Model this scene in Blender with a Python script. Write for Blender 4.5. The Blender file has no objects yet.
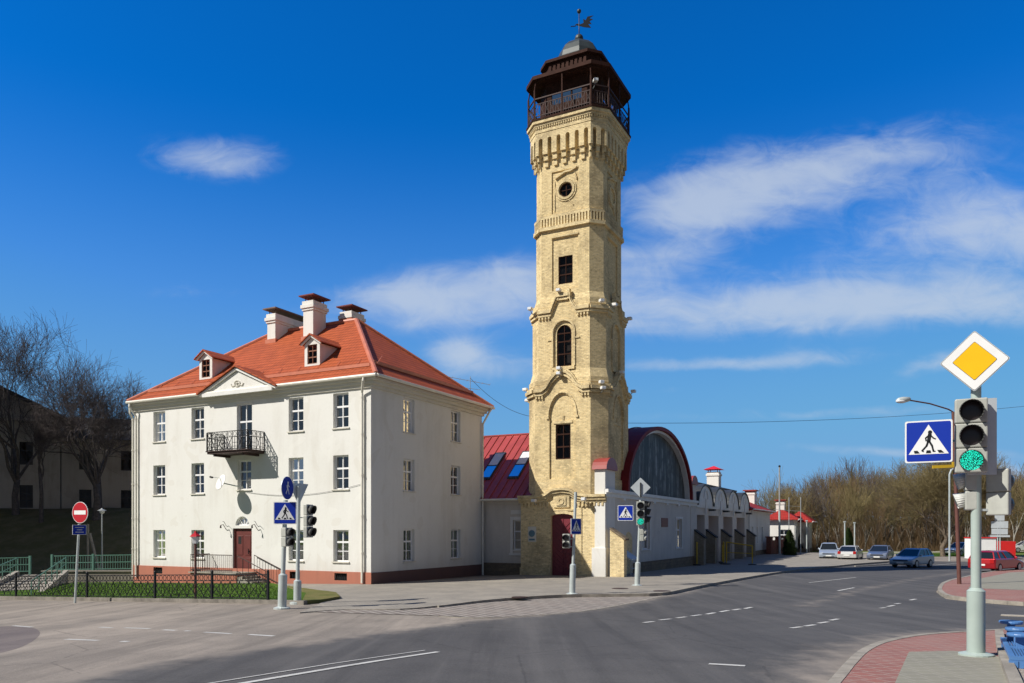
import bpy, bmesh, math, random
from mathutils import Vector, Matrix
from mathutils.geometry import tessellate_polygon
R = math.radians
SC = bpy.context.scene
COL = SC.collection

# ------------------------------------------------------------------ camera, sky, sun, exposure
F, HX, HY, CZ = 780.0, 512.0, 530.0, 2.75          # focal length in pixels, horizon row, eye height
cam = bpy.data.cameras.new('camera'); camo = bpy.data.objects.new('camera', cam); COL.objects.link(camo)
camo.location = (0, 0, CZ); camo.rotation_euler = (R(90), 0, 0)
cam.sensor_width = 36.0; cam.lens = F / 1024 * 36.0; cam.shift_y = (HY - 341.5) / 1024
cam.clip_start = 0.1; cam.clip_end = 6000
SC.camera = camo
BR = -math.atan((915 - 512) / 780.0)               # heading of the street grid
BX = Vector((math.cos(BR), math.sin(BR), 0)); BY = Vector((-math.sin(BR), math.cos(BR), 0))
TOSUN = (BX * -0.79 + BY * -1.0 + Vector((0, 0, 1.16))).normalized()
ELEV = math.asin(TOSUN.z); AZ = math.atan2(TOSUN.x, TOSUN.y)
SUN_STRENGTH, SKY_STRENGTH = 5.0, 0.07
sun = bpy.data.lights.new('sun', 'SUN'); suno = bpy.data.objects.new('sun', sun); COL.objects.link(suno)
sun.energy = SUN_STRENGTH; sun.angle = R(0.5); sun.color = (1.0, 0.95, 0.87)
suno.rotation_euler = (-TOSUN).to_track_quat('-Z', 'Y').to_euler(); suno.location = (-40, -20, 60)
SC.view_settings.view_transform = 'Standard'; SC.view_settings.look = 'None'
SC.view_settings.exposure = 0.19; SC.view_settings.gamma = 1.0; SC.view_settings.use_curve_mapping = False
SC.render.resolution_x, SC.render.resolution_y = 1024, 683
SC.cycles.max_bounces = 6; SC.cycles.transparent_max_bounces = 8

W = bpy.data.worlds.new('World'); SC.world = W; W.use_nodes = True
def build_sky():
    nt = W.node_tree; N = nt.nodes; L = nt.links; N.clear()
    out = N.new('ShaderNodeOutputWorld'); bg = N.new('ShaderNodeBackground'); L.new(bg.outputs[0], out.inputs[0])
    bg.inputs[1].default_value = SKY_STRENGTH
    sky = N.new('ShaderNodeTexSky'); sky.sky_type = 'NISHITA'; sky.sun_disc = False
    sky.sun_elevation = ELEV; sky.sun_rotation = AZ; sky.altitude = 150; sky.air_density = 1.0; sky.dust_density = 0.15; sky.ozone_density = 3.0
    tc = N.new('ShaderNodeTexCoord'); sp = N.new('ShaderNodeSeparateXYZ'); L.new(tc.outputs['Generated'], sp.inputs[0])
    def m(op, a, b=None, clamp=False):
        n = N.new('ShaderNodeMath'); n.operation = op; n.use_clamp = clamp
        for i, v in enumerate((a, b)):
            if v is None: continue
            if isinstance(v, (int, float)): n.inputs[i].default_value = v
            else: L.new(v, n.inputs[i])
        return n.outputs[0]
    x, y, z = sp.outputs
    yy = m('MAXIMUM', y, 0.05)
    U, V = m('DIVIDE', x, yy), m('DIVIDE', z, yy)
    cb = N.new('ShaderNodeCombineXYZ'); L.new(U, cb.inputs[0]); L.new(V, cb.inputs[1])
    def noise(sx, sy, rot, detail, rough, dist, seed):
        mp = N.new('ShaderNodeMapping'); mp.inputs['Scale'].default_value = (sx, sy, 1); mp.inputs['Rotation'].default_value = (0, 0, rot)
        mp.inputs['Location'].default_value = (seed, seed * 0.37, seed)
        L.new(cb.outputs[0], mp.inputs[0]); n = N.new('ShaderNodeTexNoise'); L.new(mp.outputs[0], n.inputs['Vector'])
        n.inputs['Scale'].default_value = 1; n.inputs['Detail'].default_value = detail; n.inputs['Roughness'].default_value = rough
        n.inputs['Distortion'].default_value = dist
        return n.outputs[0]
    wisp = noise(3.6, 13, R(-10), 9, 0.54, 0.8, 3.1)
    fine = noise(16, 26, R(10), 8, 0.65, 0.8, 7.7)
    warp = noise(3, 5, 0, 3, 0.5, 0, 1.3)
    # cloud banks: where each lies in the sky (given as picture column and row), half widths, tilt, density
    banks = [(800, 172, 165, 34, 10, 1.0), (690, 215, 90, 30, 22, 0.5), (1020, 222, 110, 38, 4, 0.8), (830, 304, 330, 27, 2, 1.05),
             (460, 295, 150, 30, 4, 0.95), (735, 364, 130, 10, 2, 0.9), (215, 153, 70, 25, -4, 1.05), (458, 358, 30, 15, 0, 1.0),
             (510, 375, 80, 16, 0, 0.6), (190, 287, 60, 12, 2, 0.4), (1000, 466, 40, 8, 0, 0.8), (820, 415, 220, 7, 2, 0.45), (900, 452, 160, 6, 0, 0.45), (650, 395, 120, 6, 3, 0.4), (930, 370, 60, 10, 20, 0.6), (660, 258, 70, 18, 12, 0.5), (860, 245, 240, 85, 8, 0.30)]
    tot = None
    for (px, py, a, b, tilt, k) in banks:
        u0, v0 = (px - HX) / F, (HY - py) / F; a /= F; b /= F
        c, s = math.cos(R(tilt)), math.sin(R(tilt))
        du = m('SUBTRACT', U, u0); dv = m('SUBTRACT', m('ADD', V, m('MULTIPLY', m('SUBTRACT', warp, 0.5), 0.07)), v0)
        p = m('ADD', m('MULTIPLY', du, c / a), m('MULTIPLY', dv, s / a))
        q = m('ADD', m('MULTIPLY', du, -s / b), m('MULTIPLY', dv, c / b))
        e = m('MULTIPLY', m('POWER', 2.718, m('MULTIPLY', m('ADD', m('MULTIPLY', p, p), m('MULTIPLY', q, q)), -1.0)), k)
        tot = e if tot is None else m('ADD', tot, e)
    nz = m('SUBTRACT', m('ADD', m('MULTIPLY', wisp, 0.62), m('MULTIPLY', fine, 0.38)), 0.5)
    raw = m('ADD', m('SUBTRACT', m('MULTIPLY', tot, 1.15), 0.20), m('MULTIPLY', m('MULTIPLY', nz, 2.6), m('MINIMUM', m('MULTIPLY', tot, 2.2), 1.0)))
    sm = N.new('ShaderNodeMapRange'); sm.interpolation_type = 'SMOOTHSTEP'; L.new(raw, sm.inputs[0]); sm.inputs[1].default_value = 0.0; sm.inputs[2].default_value = 1.25
    dens = m('MULTIPLY', m('MULTIPLY', sm.outputs[0], m('GREATER_THAN', y, 0.06)), 0.74, True)
    # deep, clear sky: tint the physical sky
    gm = N.new('ShaderNodeGamma'); L.new(sky.outputs[0], gm.inputs[0]); gm.inputs[1].default_value = 1.0
    tint = N.new('ShaderNodeMix'); tint.data_type = 'RGBA'; tint.blend_type = 'MULTIPLY'; tint.inputs[0].default_value = 1
    L.new(gm.outputs[0], tint.inputs[6]); tint.inputs[7].default_value = (0.02, 0.98, 2.05, 1)
    cap = N.new('ShaderNodeMix'); cap.data_type = 'RGBA'; cap.blend_type = 'DARKEN'; cap.inputs[0].default_value = 1; L.new(tint.outputs[2], cap.inputs[6]); cap.inputs[7].default_value = (2.2, 5.2, 9.4, 1)
    mx = N.new('ShaderNodeMix'); mx.data_type = 'RGBA'; L.new(dens, mx.inputs[0]); hz = N.new('ShaderNodeMapRange'); hz.interpolation_type = 'SMOOTHSTEP'; L.new(z, hz.inputs[0]); hz.inputs[1].default_value = 0.48; hz.inputs[2].default_value = -0.02; hz.inputs[4].default_value = 0.95
    pal = N.new('ShaderNodeMix'); pal.data_type = 'RGBA'; L.new(hz.outputs[0], pal.inputs[0]); L.new(cap.outputs[2], pal.inputs[6]); pal.inputs[7].default_value = (2.5, 5.0, 8.6, 1)
    L.new(pal.outputs[2], mx.inputs[6])
    mx.inputs[7].default_value = (7.0, 8.0, 9.4, 1)
    # a thin pale veil added to unseen sky behind the camera, greying ambient light
    veil = N.new('ShaderNodeMapRange'); veil.interpolation_type = 'SMOOTHSTEP'; L.new(y, veil.inputs[0]); veil.inputs[1].default_value = 0.50; veil.inputs[2].default_value = 0.0; veil.inputs[4].default_value = 0.8
    mv = N.new('ShaderNodeMix'); mv.data_type = 'RGBA'; L.new(veil.outputs[0], mv.inputs[0]); L.new(mx.outputs[2], mv.inputs[6]); mv.inputs[7].default_value = (1.25, 1.30, 1.45, 1)
    L.new(mv.outputs[2], bg.inputs[0])
build_sky()

# ------------------------------------------------------------------ places: from the picture to the ground and to walls
KN = [(-60, 1.2), (0, .95), (8, .80), (12, .70), (18, .46), (24, .28), (30, .19), (36, .10), (46, 0.0), (60, -.12), (3000, -.12)]
def g0(y):
    for (a, za), (b, zb) in zip(KN, KN[1:]):
        if y <= b: return za + (zb - za) * max(0, (y - a)) / (b - a)
    return KN[-1][1]
def gz(x, y): return g0(y) - 0.027 * min(max(0, -7.5 - x), 20)
def at(px, py, off=0.0):
    d = 30.0
    for _ in range(80):
        nd = (CZ - gz((px - HX) / F * d, d) - off) * F / (py - HY); d = d * .5 + nd * .5
    return Vector(((px - HX) / F * d, d, gz((px - HX) / F * d, d) + off))
def on_line(P, D, px):                                 # how far along a wall's line a picture column lies
    t = (px - HX) / F
    return (t * P.y - P.x) / (D.x - D.y * t)
def zrow(py, d): return CZ + (HY - py) * d / F

# ------------------------------------------------------------------ materials
def newmat(name):
    m = bpy.data.materials.new(name); m.use_nodes = True
    nt = m.node_tree; b = nt.nodes['Principled BSDF']
    return m, nt, b
class G:
    """small node-graph writer"""
    def __init__(s, nt): s.nt = nt
    def n(s, t, **kw):
        n = s.nt.nodes.new(t)
        for k, v in kw.items(): setattr(n, k, v)
        return n
    def put(s, n, i, v):
        if hasattr(v, 'node'): s.nt.links.new(v, n.inputs[i])
        else:
            if isinstance(v, tuple) and len(v) == 3 and n.inputs[i].type == 'RGBA': v = v + (1,)
            n.inputs[i].default_value = v
    def math(s, op, a, b=0.0, clamp=False):
        n = s.n('ShaderNodeMath', operation=op, use_clamp=clamp); s.put(n, 0, a); s.put(n, 1, b); return n.outputs[0]
    def pos(s): return s.n('ShaderNodeNewGeometry').outputs['Position']
    def objc(s): return s.n('ShaderNodeTexCoord').outputs['Object']
    def scale(s, v, sc, rot=0.0):
        n = s.n('ShaderNodeMapping'); s.put(n, 0, v); n.inputs['Scale'].default_value = sc if isinstance(sc, tuple) else (sc,) * 3
        n.inputs['Rotation'].default_value = (0, 0, rot); return n.outputs[0]
    def noise(s, v, sc, detail=4, rough=.55, dist=0.0):
        n = s.n('ShaderNodeTexNoise'); s.put(n, 'Vector', v); s.put(n, 'Scale', sc); s.put(n, 'Detail', detail); s.put(n, 'Roughness', rough); s.put(n, 'Distortion', dist)
        return n.outputs[0]
    def mix(s, f, a, b, blend='MIX'):
        n = s.n('ShaderNodeMix', data_type='RGBA', blend_type=blend); s.put(n, 0, f); s.put(n, 6, a); s.put(n, 7, b); return n.outputs[2]
    def ramp(s, f, lo, hi):
        n = s.n('ShaderNodeMapRange', interpolation_type='SMOOTHSTEP'); s.put(n, 0, f); s.put(n, 1, lo); s.put(n, 2, hi); return n.outputs[0]
    def bump(s, b, h, strength, dist=0.02):
        n = s.n('ShaderNodeBump'); s.put(n, 'Height', h); s.put(n, 'Strength', strength); s.put(n, 'Distance', dist); s.put(b, 'Normal', n.outputs[0])
    def walluv(s):
        """(along the wall or roof, up, 0) in metres for any vertical or sloped face"""
        g = s.n('ShaderNodeNewGeometry'); sp = s.n('ShaderNodeSeparateXYZ'); s.put(sp, 0, g.outputs['Position'])
        sn = s.n('ShaderNodeSeparateXYZ'); s.put(sn, 0, g.outputs['True Normal'])
        ln = s.math('SQRT', s.math('ADD', s.math('ADD', s.math('MULTIPLY', sn.outputs[0], sn.outputs[0]), s.math('MULTIPLY', sn.outputs[1], sn.outputs[1])), 1e-6))
        u = s.math('DIVIDE', s.math('SUBTRACT', s.math('MULTIPLY', sp.outputs[1], sn.outputs[0]), s.math('MULTIPLY', sp.outputs[0], sn.outputs[1])), ln)
        cb = s.n('ShaderNodeCombineXYZ'); s.put(cb, 0, u); s.put(cb, 1, sp.outputs[2]); return cb.outputs[0], u, sp.outputs[2]
def mul(c, k): return tuple(min(1, v * k) for v in c)
def M(name, col, rough=.6, metal=0.0, var=.12, sc=2.5, bump=0.0, bsc=40.0, spec=.5, coat=0.0):
    m, nt, b = newmat(name); g = G(nt); p = g.objc()
    f = g.ramp(g.noise(p, sc, 6, .6), .3, .7)
    g.put(b, 'Base Color', g.mix(f, mul(col, 1 - var), mul(col, 1 + var))); g.put(b, 'Roughness', rough); g.put(b, 'Metallic', metal); g.put(b, 'Specular IOR Level', spec)
    if coat: g.put(b, 'Coat Weight', coat); g.put(b, 'Coat Roughness', .05)
    if bump: g.bump(b, g.noise(p, bsc, 4, .6), bump, .01)
    return m
def plaster(name, col, stain, amt=.5):
    m, nt, b = newmat(name); g = G(nt); uv, u, z = g.walluv(); p = g.pos()
    big = g.noise(p, .35, 5, .6); streak = g.noise(g.scale(uv, (1.5, .13, 1)), 1.0, 7, .62, .4); fine = g.noise(p, 9, 5, .7)
    f = g.math('MULTIPLY', g.ramp(g.math('ADD', g.math('MULTIPLY', big, .5), g.math('MULTIPLY', streak, .5)), .46, .66), amt)
    c = g.mix(f, col, stain); c = g.mix(g.math('MULTIPLY', g.ramp(fine, .45, .75), .10), c, mul(stain, .8))
    lo = g.math('MULTIPLY', g.ramp(g.math('ADD', z, g.math('MULTIPLY', streak, -1.4)), 1.0, -.6), .4)
    c = g.mix(lo, c, mul(stain, .75))
    pt = g.noise(p, .55, 2, .4, 1.2); c = g.mix(g.math('MULTIPLY', g.ramp(pt, .635, .645), .30), c, mul(stain, 1.12)); c = g.mix(g.math('MULTIPLY', g.ramp(pt, .36, .35), .22), c, mul(col, 1.1))
    g.put(b, 'Base Color', c); g.put(b, 'Roughness', .9); g.put(b, 'Specular IOR Level', .2)
    g.bump(b, g.math('ADD', fine, g.noise(p, 60, 3, .6)), .25, .01)
    return m
def brick(name, c1, c2, mortar, bw=.27, bh=.085, dirt=(.19, .15, .09)):
    m, nt, b = newmat(name); g = G(nt); uv, u, z = g.walluv(); p = g.pos()
    t = g.n('ShaderNodeTexBrick'); g.put(t, 'Vector', uv); g.put(t, 'Color1', c1); g.put(t, 'Color2', c2); g.put(t, 'Mortar', mortar)
    g.put(t, 'Scale', 1.0); g.put(t, 'Mortar Size', .009); g.put(t, 'Mortar Smooth', .2); g.put(t, 'Bias', -.1); g.put(t, 'Brick Width', bw); g.put(t, 'Row Height', bh)
    n1 = g.noise(p, .5, 6, .62); n2 = g.noise(g.scale(uv, (3.5, 6, 1)), 1, 5, .7); n3 = g.noise(g.scale(uv, (1.2, .25, 1)), 1, 5, .6)
    c = g.mix(g.math('MULTIPLY', g.ramp(n2, .40, .72), .55), t.outputs[0], mul(c2, .62))
    c = g.mix(g.math('MULTIPLY', g.ramp(n1, .47, .70), .62), c, mul(dirt, 1.5))
    c = g.mix(g.math('MULTIPLY', g.ramp(n3, .50, .72), .34), c, mul(dirt, .8))
    sp = g.noise(g.scale(uv, (4.5, 8.5, 1)), 1, 3, .65)
    c = g.mix(g.math('MULTIPLY', g.ramp(sp, .56, .66), .55), c, mul(c1, 1.22))
    c = g.mix(g.math('MULTIPLY', g.ramp(sp, .44, .33), .55), c, mul(dirt, 1.35))
    g.put(b, 'Base Color', c); g.put(b, 'Roughness', .92); g.put(b, 'Specular IOR Level', .15)
    g.bump(b, g.math('ADD', g.math('MULTIPLY', t.outputs['Fac'], -1), g.math('MULTIPLY', n2, .8)), .7, .02)
    return m
def tiles(name, col):
    m, nt, b = newmat(name); g = G(nt); uv, u, z = g.walluv(); p = g.pos()
    fu = g.math('ABSOLUTE', g.math('SINE', g.math('MULTIPLY', u, math.pi / .23)))
    fz = g.math('FRACT', g.math('MULTIPLY', z, 1 / .215))
    h = g.math('ADD', g.math('MULTIPLY', fu, .5), g.math('MULTIPLY', fz, -.8))
    n = g.noise(p, 1.2, 6, .65); n2 = g.noise(g.scale(uv, (4.35, 4.65, 1)), 1.0, 1, .5)
    c = g.mix(g.ramp(n, .3, .75), mul(col, 1.12), mul(col, .80)); c = g.mix(g.math('MULTIPLY', g.ramp(n2, .45, .75), .35), c, mul(col, .62))
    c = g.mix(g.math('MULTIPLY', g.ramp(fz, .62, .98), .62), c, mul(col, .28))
    c = g.mix(g.math('MULTIPLY', g.ramp(g.noise(p, 7, 4, .7), .62, .75), .3), c, (.16, .13, .09))
    g.put(b, 'Base Color', c); g.put(b, 'Roughness', .65); g.put(b, 'Specular IOR Level', .15); g.bump(b, h, .8, .04)
    return m
def asphalt(name, col, dust, amt, crack=.3, blend=None):
    m, nt, b = newmat(name); g = G(nt); p = g.pos(); q = g.scale(p, (1.0, .16, 1), -BR)
    s = g.math('ADD', g.math('MULTIPLY', g.noise(p, 26, 3, .8), .55), g.math('MULTIPLY', g.noise(p, 75, 2, .7), .45)); mid = g.noise(p, 1.1, 7, .62); streak = g.noise(q, .9, 6, .6); big = g.noise(p, .13, 4, .55)
    f = g.ramp(g.math('ADD', g.math('MULTIPLY', streak, .55), g.math('MULTIPLY', big, .45)), .38, .66)
    c = g.mix(g.math('MULTIPLY', f, amt), col, dust)
    c = g.mix(g.math('MULTIPLY', g.ramp(mid, .42, .72), .35), c, mul(col, .62))
    c = g.mix(g.ramp(s, .30, .80), mul(col, .55), c, 'MIX') if False else c
    c = g.mix(g.math('MULTIPLY', g.ramp(s, .52, .68), .55), c, mul(dust, 1.3)); c = g.mix(g.math('MULTIPLY', g.ramp(s, .48, .32), .60), c, mul(col, .30)); tr = g.noise(g.scale(p, (1.5, .035, 1), -BR), 1.0, 5, .65); c = g.mix(g.math('MULTIPLY', g.ramp(tr, .50, .70), .45), c, mul(dust, 1.1)); c = g.mix(g.math('MULTIPLY', g.ramp(tr, .48, .32), .35), c, mul(col, .55))
    v = g.n('ShaderNodeTexVoronoi', feature='DISTANCE_TO_EDGE'); g.put(v, 'Vector', g.mix(.25, p, g.n('ShaderNodeTexNoise').outputs['Color'])); g.put(v, 'Scale', .30)
    wob = g.math('ADD', v.outputs['Distance'], g.math('MULTIPLY', g.noise(p, 3, 5, .7), .03))
    c = g.mix(g.math('MULTIPLY', g.ramp(wob, .021, .016), crack), c, mul(col, .3))
    if blend:                                        # dust carried over the edge, following the strip's 'dust' attribute
        at_ = g.n('ShaderNodeAttribute'); at_.attribute_name = 'dust'
        k = g.math('ADD', at_.outputs['Fac'], g.math('MULTIPLY', g.math('SUBTRACT', g.math('ADD', g.math('MULTIPLY', g.noise(p, 1.6, 7, .65), .6), g.math('MULTIPLY', g.noise(q, 2.2, 6, .65), .4)), .5), 1.7))
        c2 = g.mix(g.math('MULTIPLY', f, .8), blend[0], blend[1]); c2 = g.mix(g.math('MULTIPLY', g.ramp(s, .55, .78), .4), c2, mul(blend[1], 1.1)); c2 = g.mix(g.math('MULTIPLY', g.ramp(s, .45, .25), .45), c2, mul(blend[0], .4))
        c = g.mix(g.ramp(k, .12, .95), c, c2)
    g.put(b, 'Base Color', c); g.put(b, 'Roughness', .86); g.put(b, 'Specular IOR Level', .3)
    g.bump(b, g.math('ADD', s, g.math('MULTIPLY', mid, 1.5)), .35, .01)
    return m
def pavers(name, c1, c2, joint, rot, bw=.2, bh=.1, dust=(.40, .36, .30), gap=.011):
    m, nt, b = newmat(name); g = G(nt); p = g.pos()
    t = g.n('ShaderNodeTexBrick'); g.put(t, 'Vector', g.scale(p, 1.0, rot)); g.put(t, 'Color1', c1); g.put(t, 'Color2', c2); g.put(t, 'Mortar', joint)
    g.put(t, 'Scale', 1.0); g.put(t, 'Mortar Size', gap); g.put(t, 'Brick Width', bw); g.put(t, 'Row Height', bh); g.put(t, 'Mortar Smooth', .3)
    n = g.noise(p, .8, 6, .65); s = g.noise(p, 60, 3, .7)
    c = g.mix(g.math('MULTIPLY', g.ramp(n, .38, .72), .5), t.outputs[0], dust); c = g.mix(g.math('MULTIPLY', g.ramp(s, .5, .8), .25), c, mul(joint, .6))
    g.put(b, 'Base Color', c); g.put(b, 'Roughness', .88); g.put(b, 'Specular IOR Level', .2); g.bump(b, g.math('ADD', g.math('MULTIPLY', t.outputs['Fac'], -1), g.math('MULTIPLY', s, .3)), .5, .01)
    return m
def seamroof(name, col):
    return M(name, col, .42, 0.0, .14, .7, .08, 3, .5)
def glassmat(name, tint, refl, refc=(.95, .95, .95)):
    m, nt, b = newmat(name); g = G(nt)
    tr = g.n('ShaderNodeBsdfTransparent'); g.put(tr, 0, tint); gl = g.n('ShaderNodeBsdfGlossy'); g.put(gl, 'Roughness', .03); g.put(gl, 'Color', refc)
    fr = g.n('ShaderNodeFresnel'); g.put(fr, 'IOR', 1.5)
    nz = g.n('ShaderNodeBump'); g.put(nz, 'Height', g.noise(g.pos(), 1.3, 2, .5)); g.put(nz, 'Strength', .12); g.put(nz, 'Distance', .1); g.put(gl, 'Normal', nz.outputs[0])
    f = g.math('ADD', fr.outputs[0], refl, True); mx = g.n('ShaderNodeMixShader'); g.put(mx, 0, f); g.put(mx, 1, tr.outputs[0]); g.put(mx, 2, gl.outputs[0])
    nt.links.new(mx.outputs[0], nt.nodes['Material Output'].inputs[0]); return m
def emit(name, col, strength, base):
    m, nt, b = newmat(name); g = G(nt); v = g.n('ShaderNodeTexVoronoi'); g.put(v, 'Vector', g.objc()); g.put(v, 'Scale', 80.0)
    f = g.ramp(v.outputs['Distance'], .62, .25); g.put(b, 'Base Color', base); g.put(b, 'Emission Color', col); g.put(b, 'Emission Strength', g.math('MULTIPLY', f, strength)); g.put(b, 'Roughness', .3); return m
def grassmat(name, c1, c2, c3):
    m, nt, b = newmat(name); g = G(nt); p = g.pos()
    n = g.noise(p, .9, 6, .65); s = g.noise(p, 26, 4, .7)
    c = g.mix(g.ramp(n, .35, .68), c1, c2); c = g.mix(g.math('MULTIPLY', g.ramp(s, .45, .75), .6), c, c3)
    g.put(b, 'Base Color', c); g.put(b, 'Roughness', .95); g.put(b, 'Specular IOR Level', .1); g.bump(b, s, 1.0, .05); return m
def leafy(name, c1, c2, sc=3.0):
    m, nt, b = newmat(name); g = G(nt); c = g.mix(g.ramp(g.noise(g.objc(), sc, 3, .6), .3, .7), c1, c2); g.put(b, 'Base Color', c); g.put(b, 'Roughness', .8); g.put(b, 'Specular IOR Level', .2); return m

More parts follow.
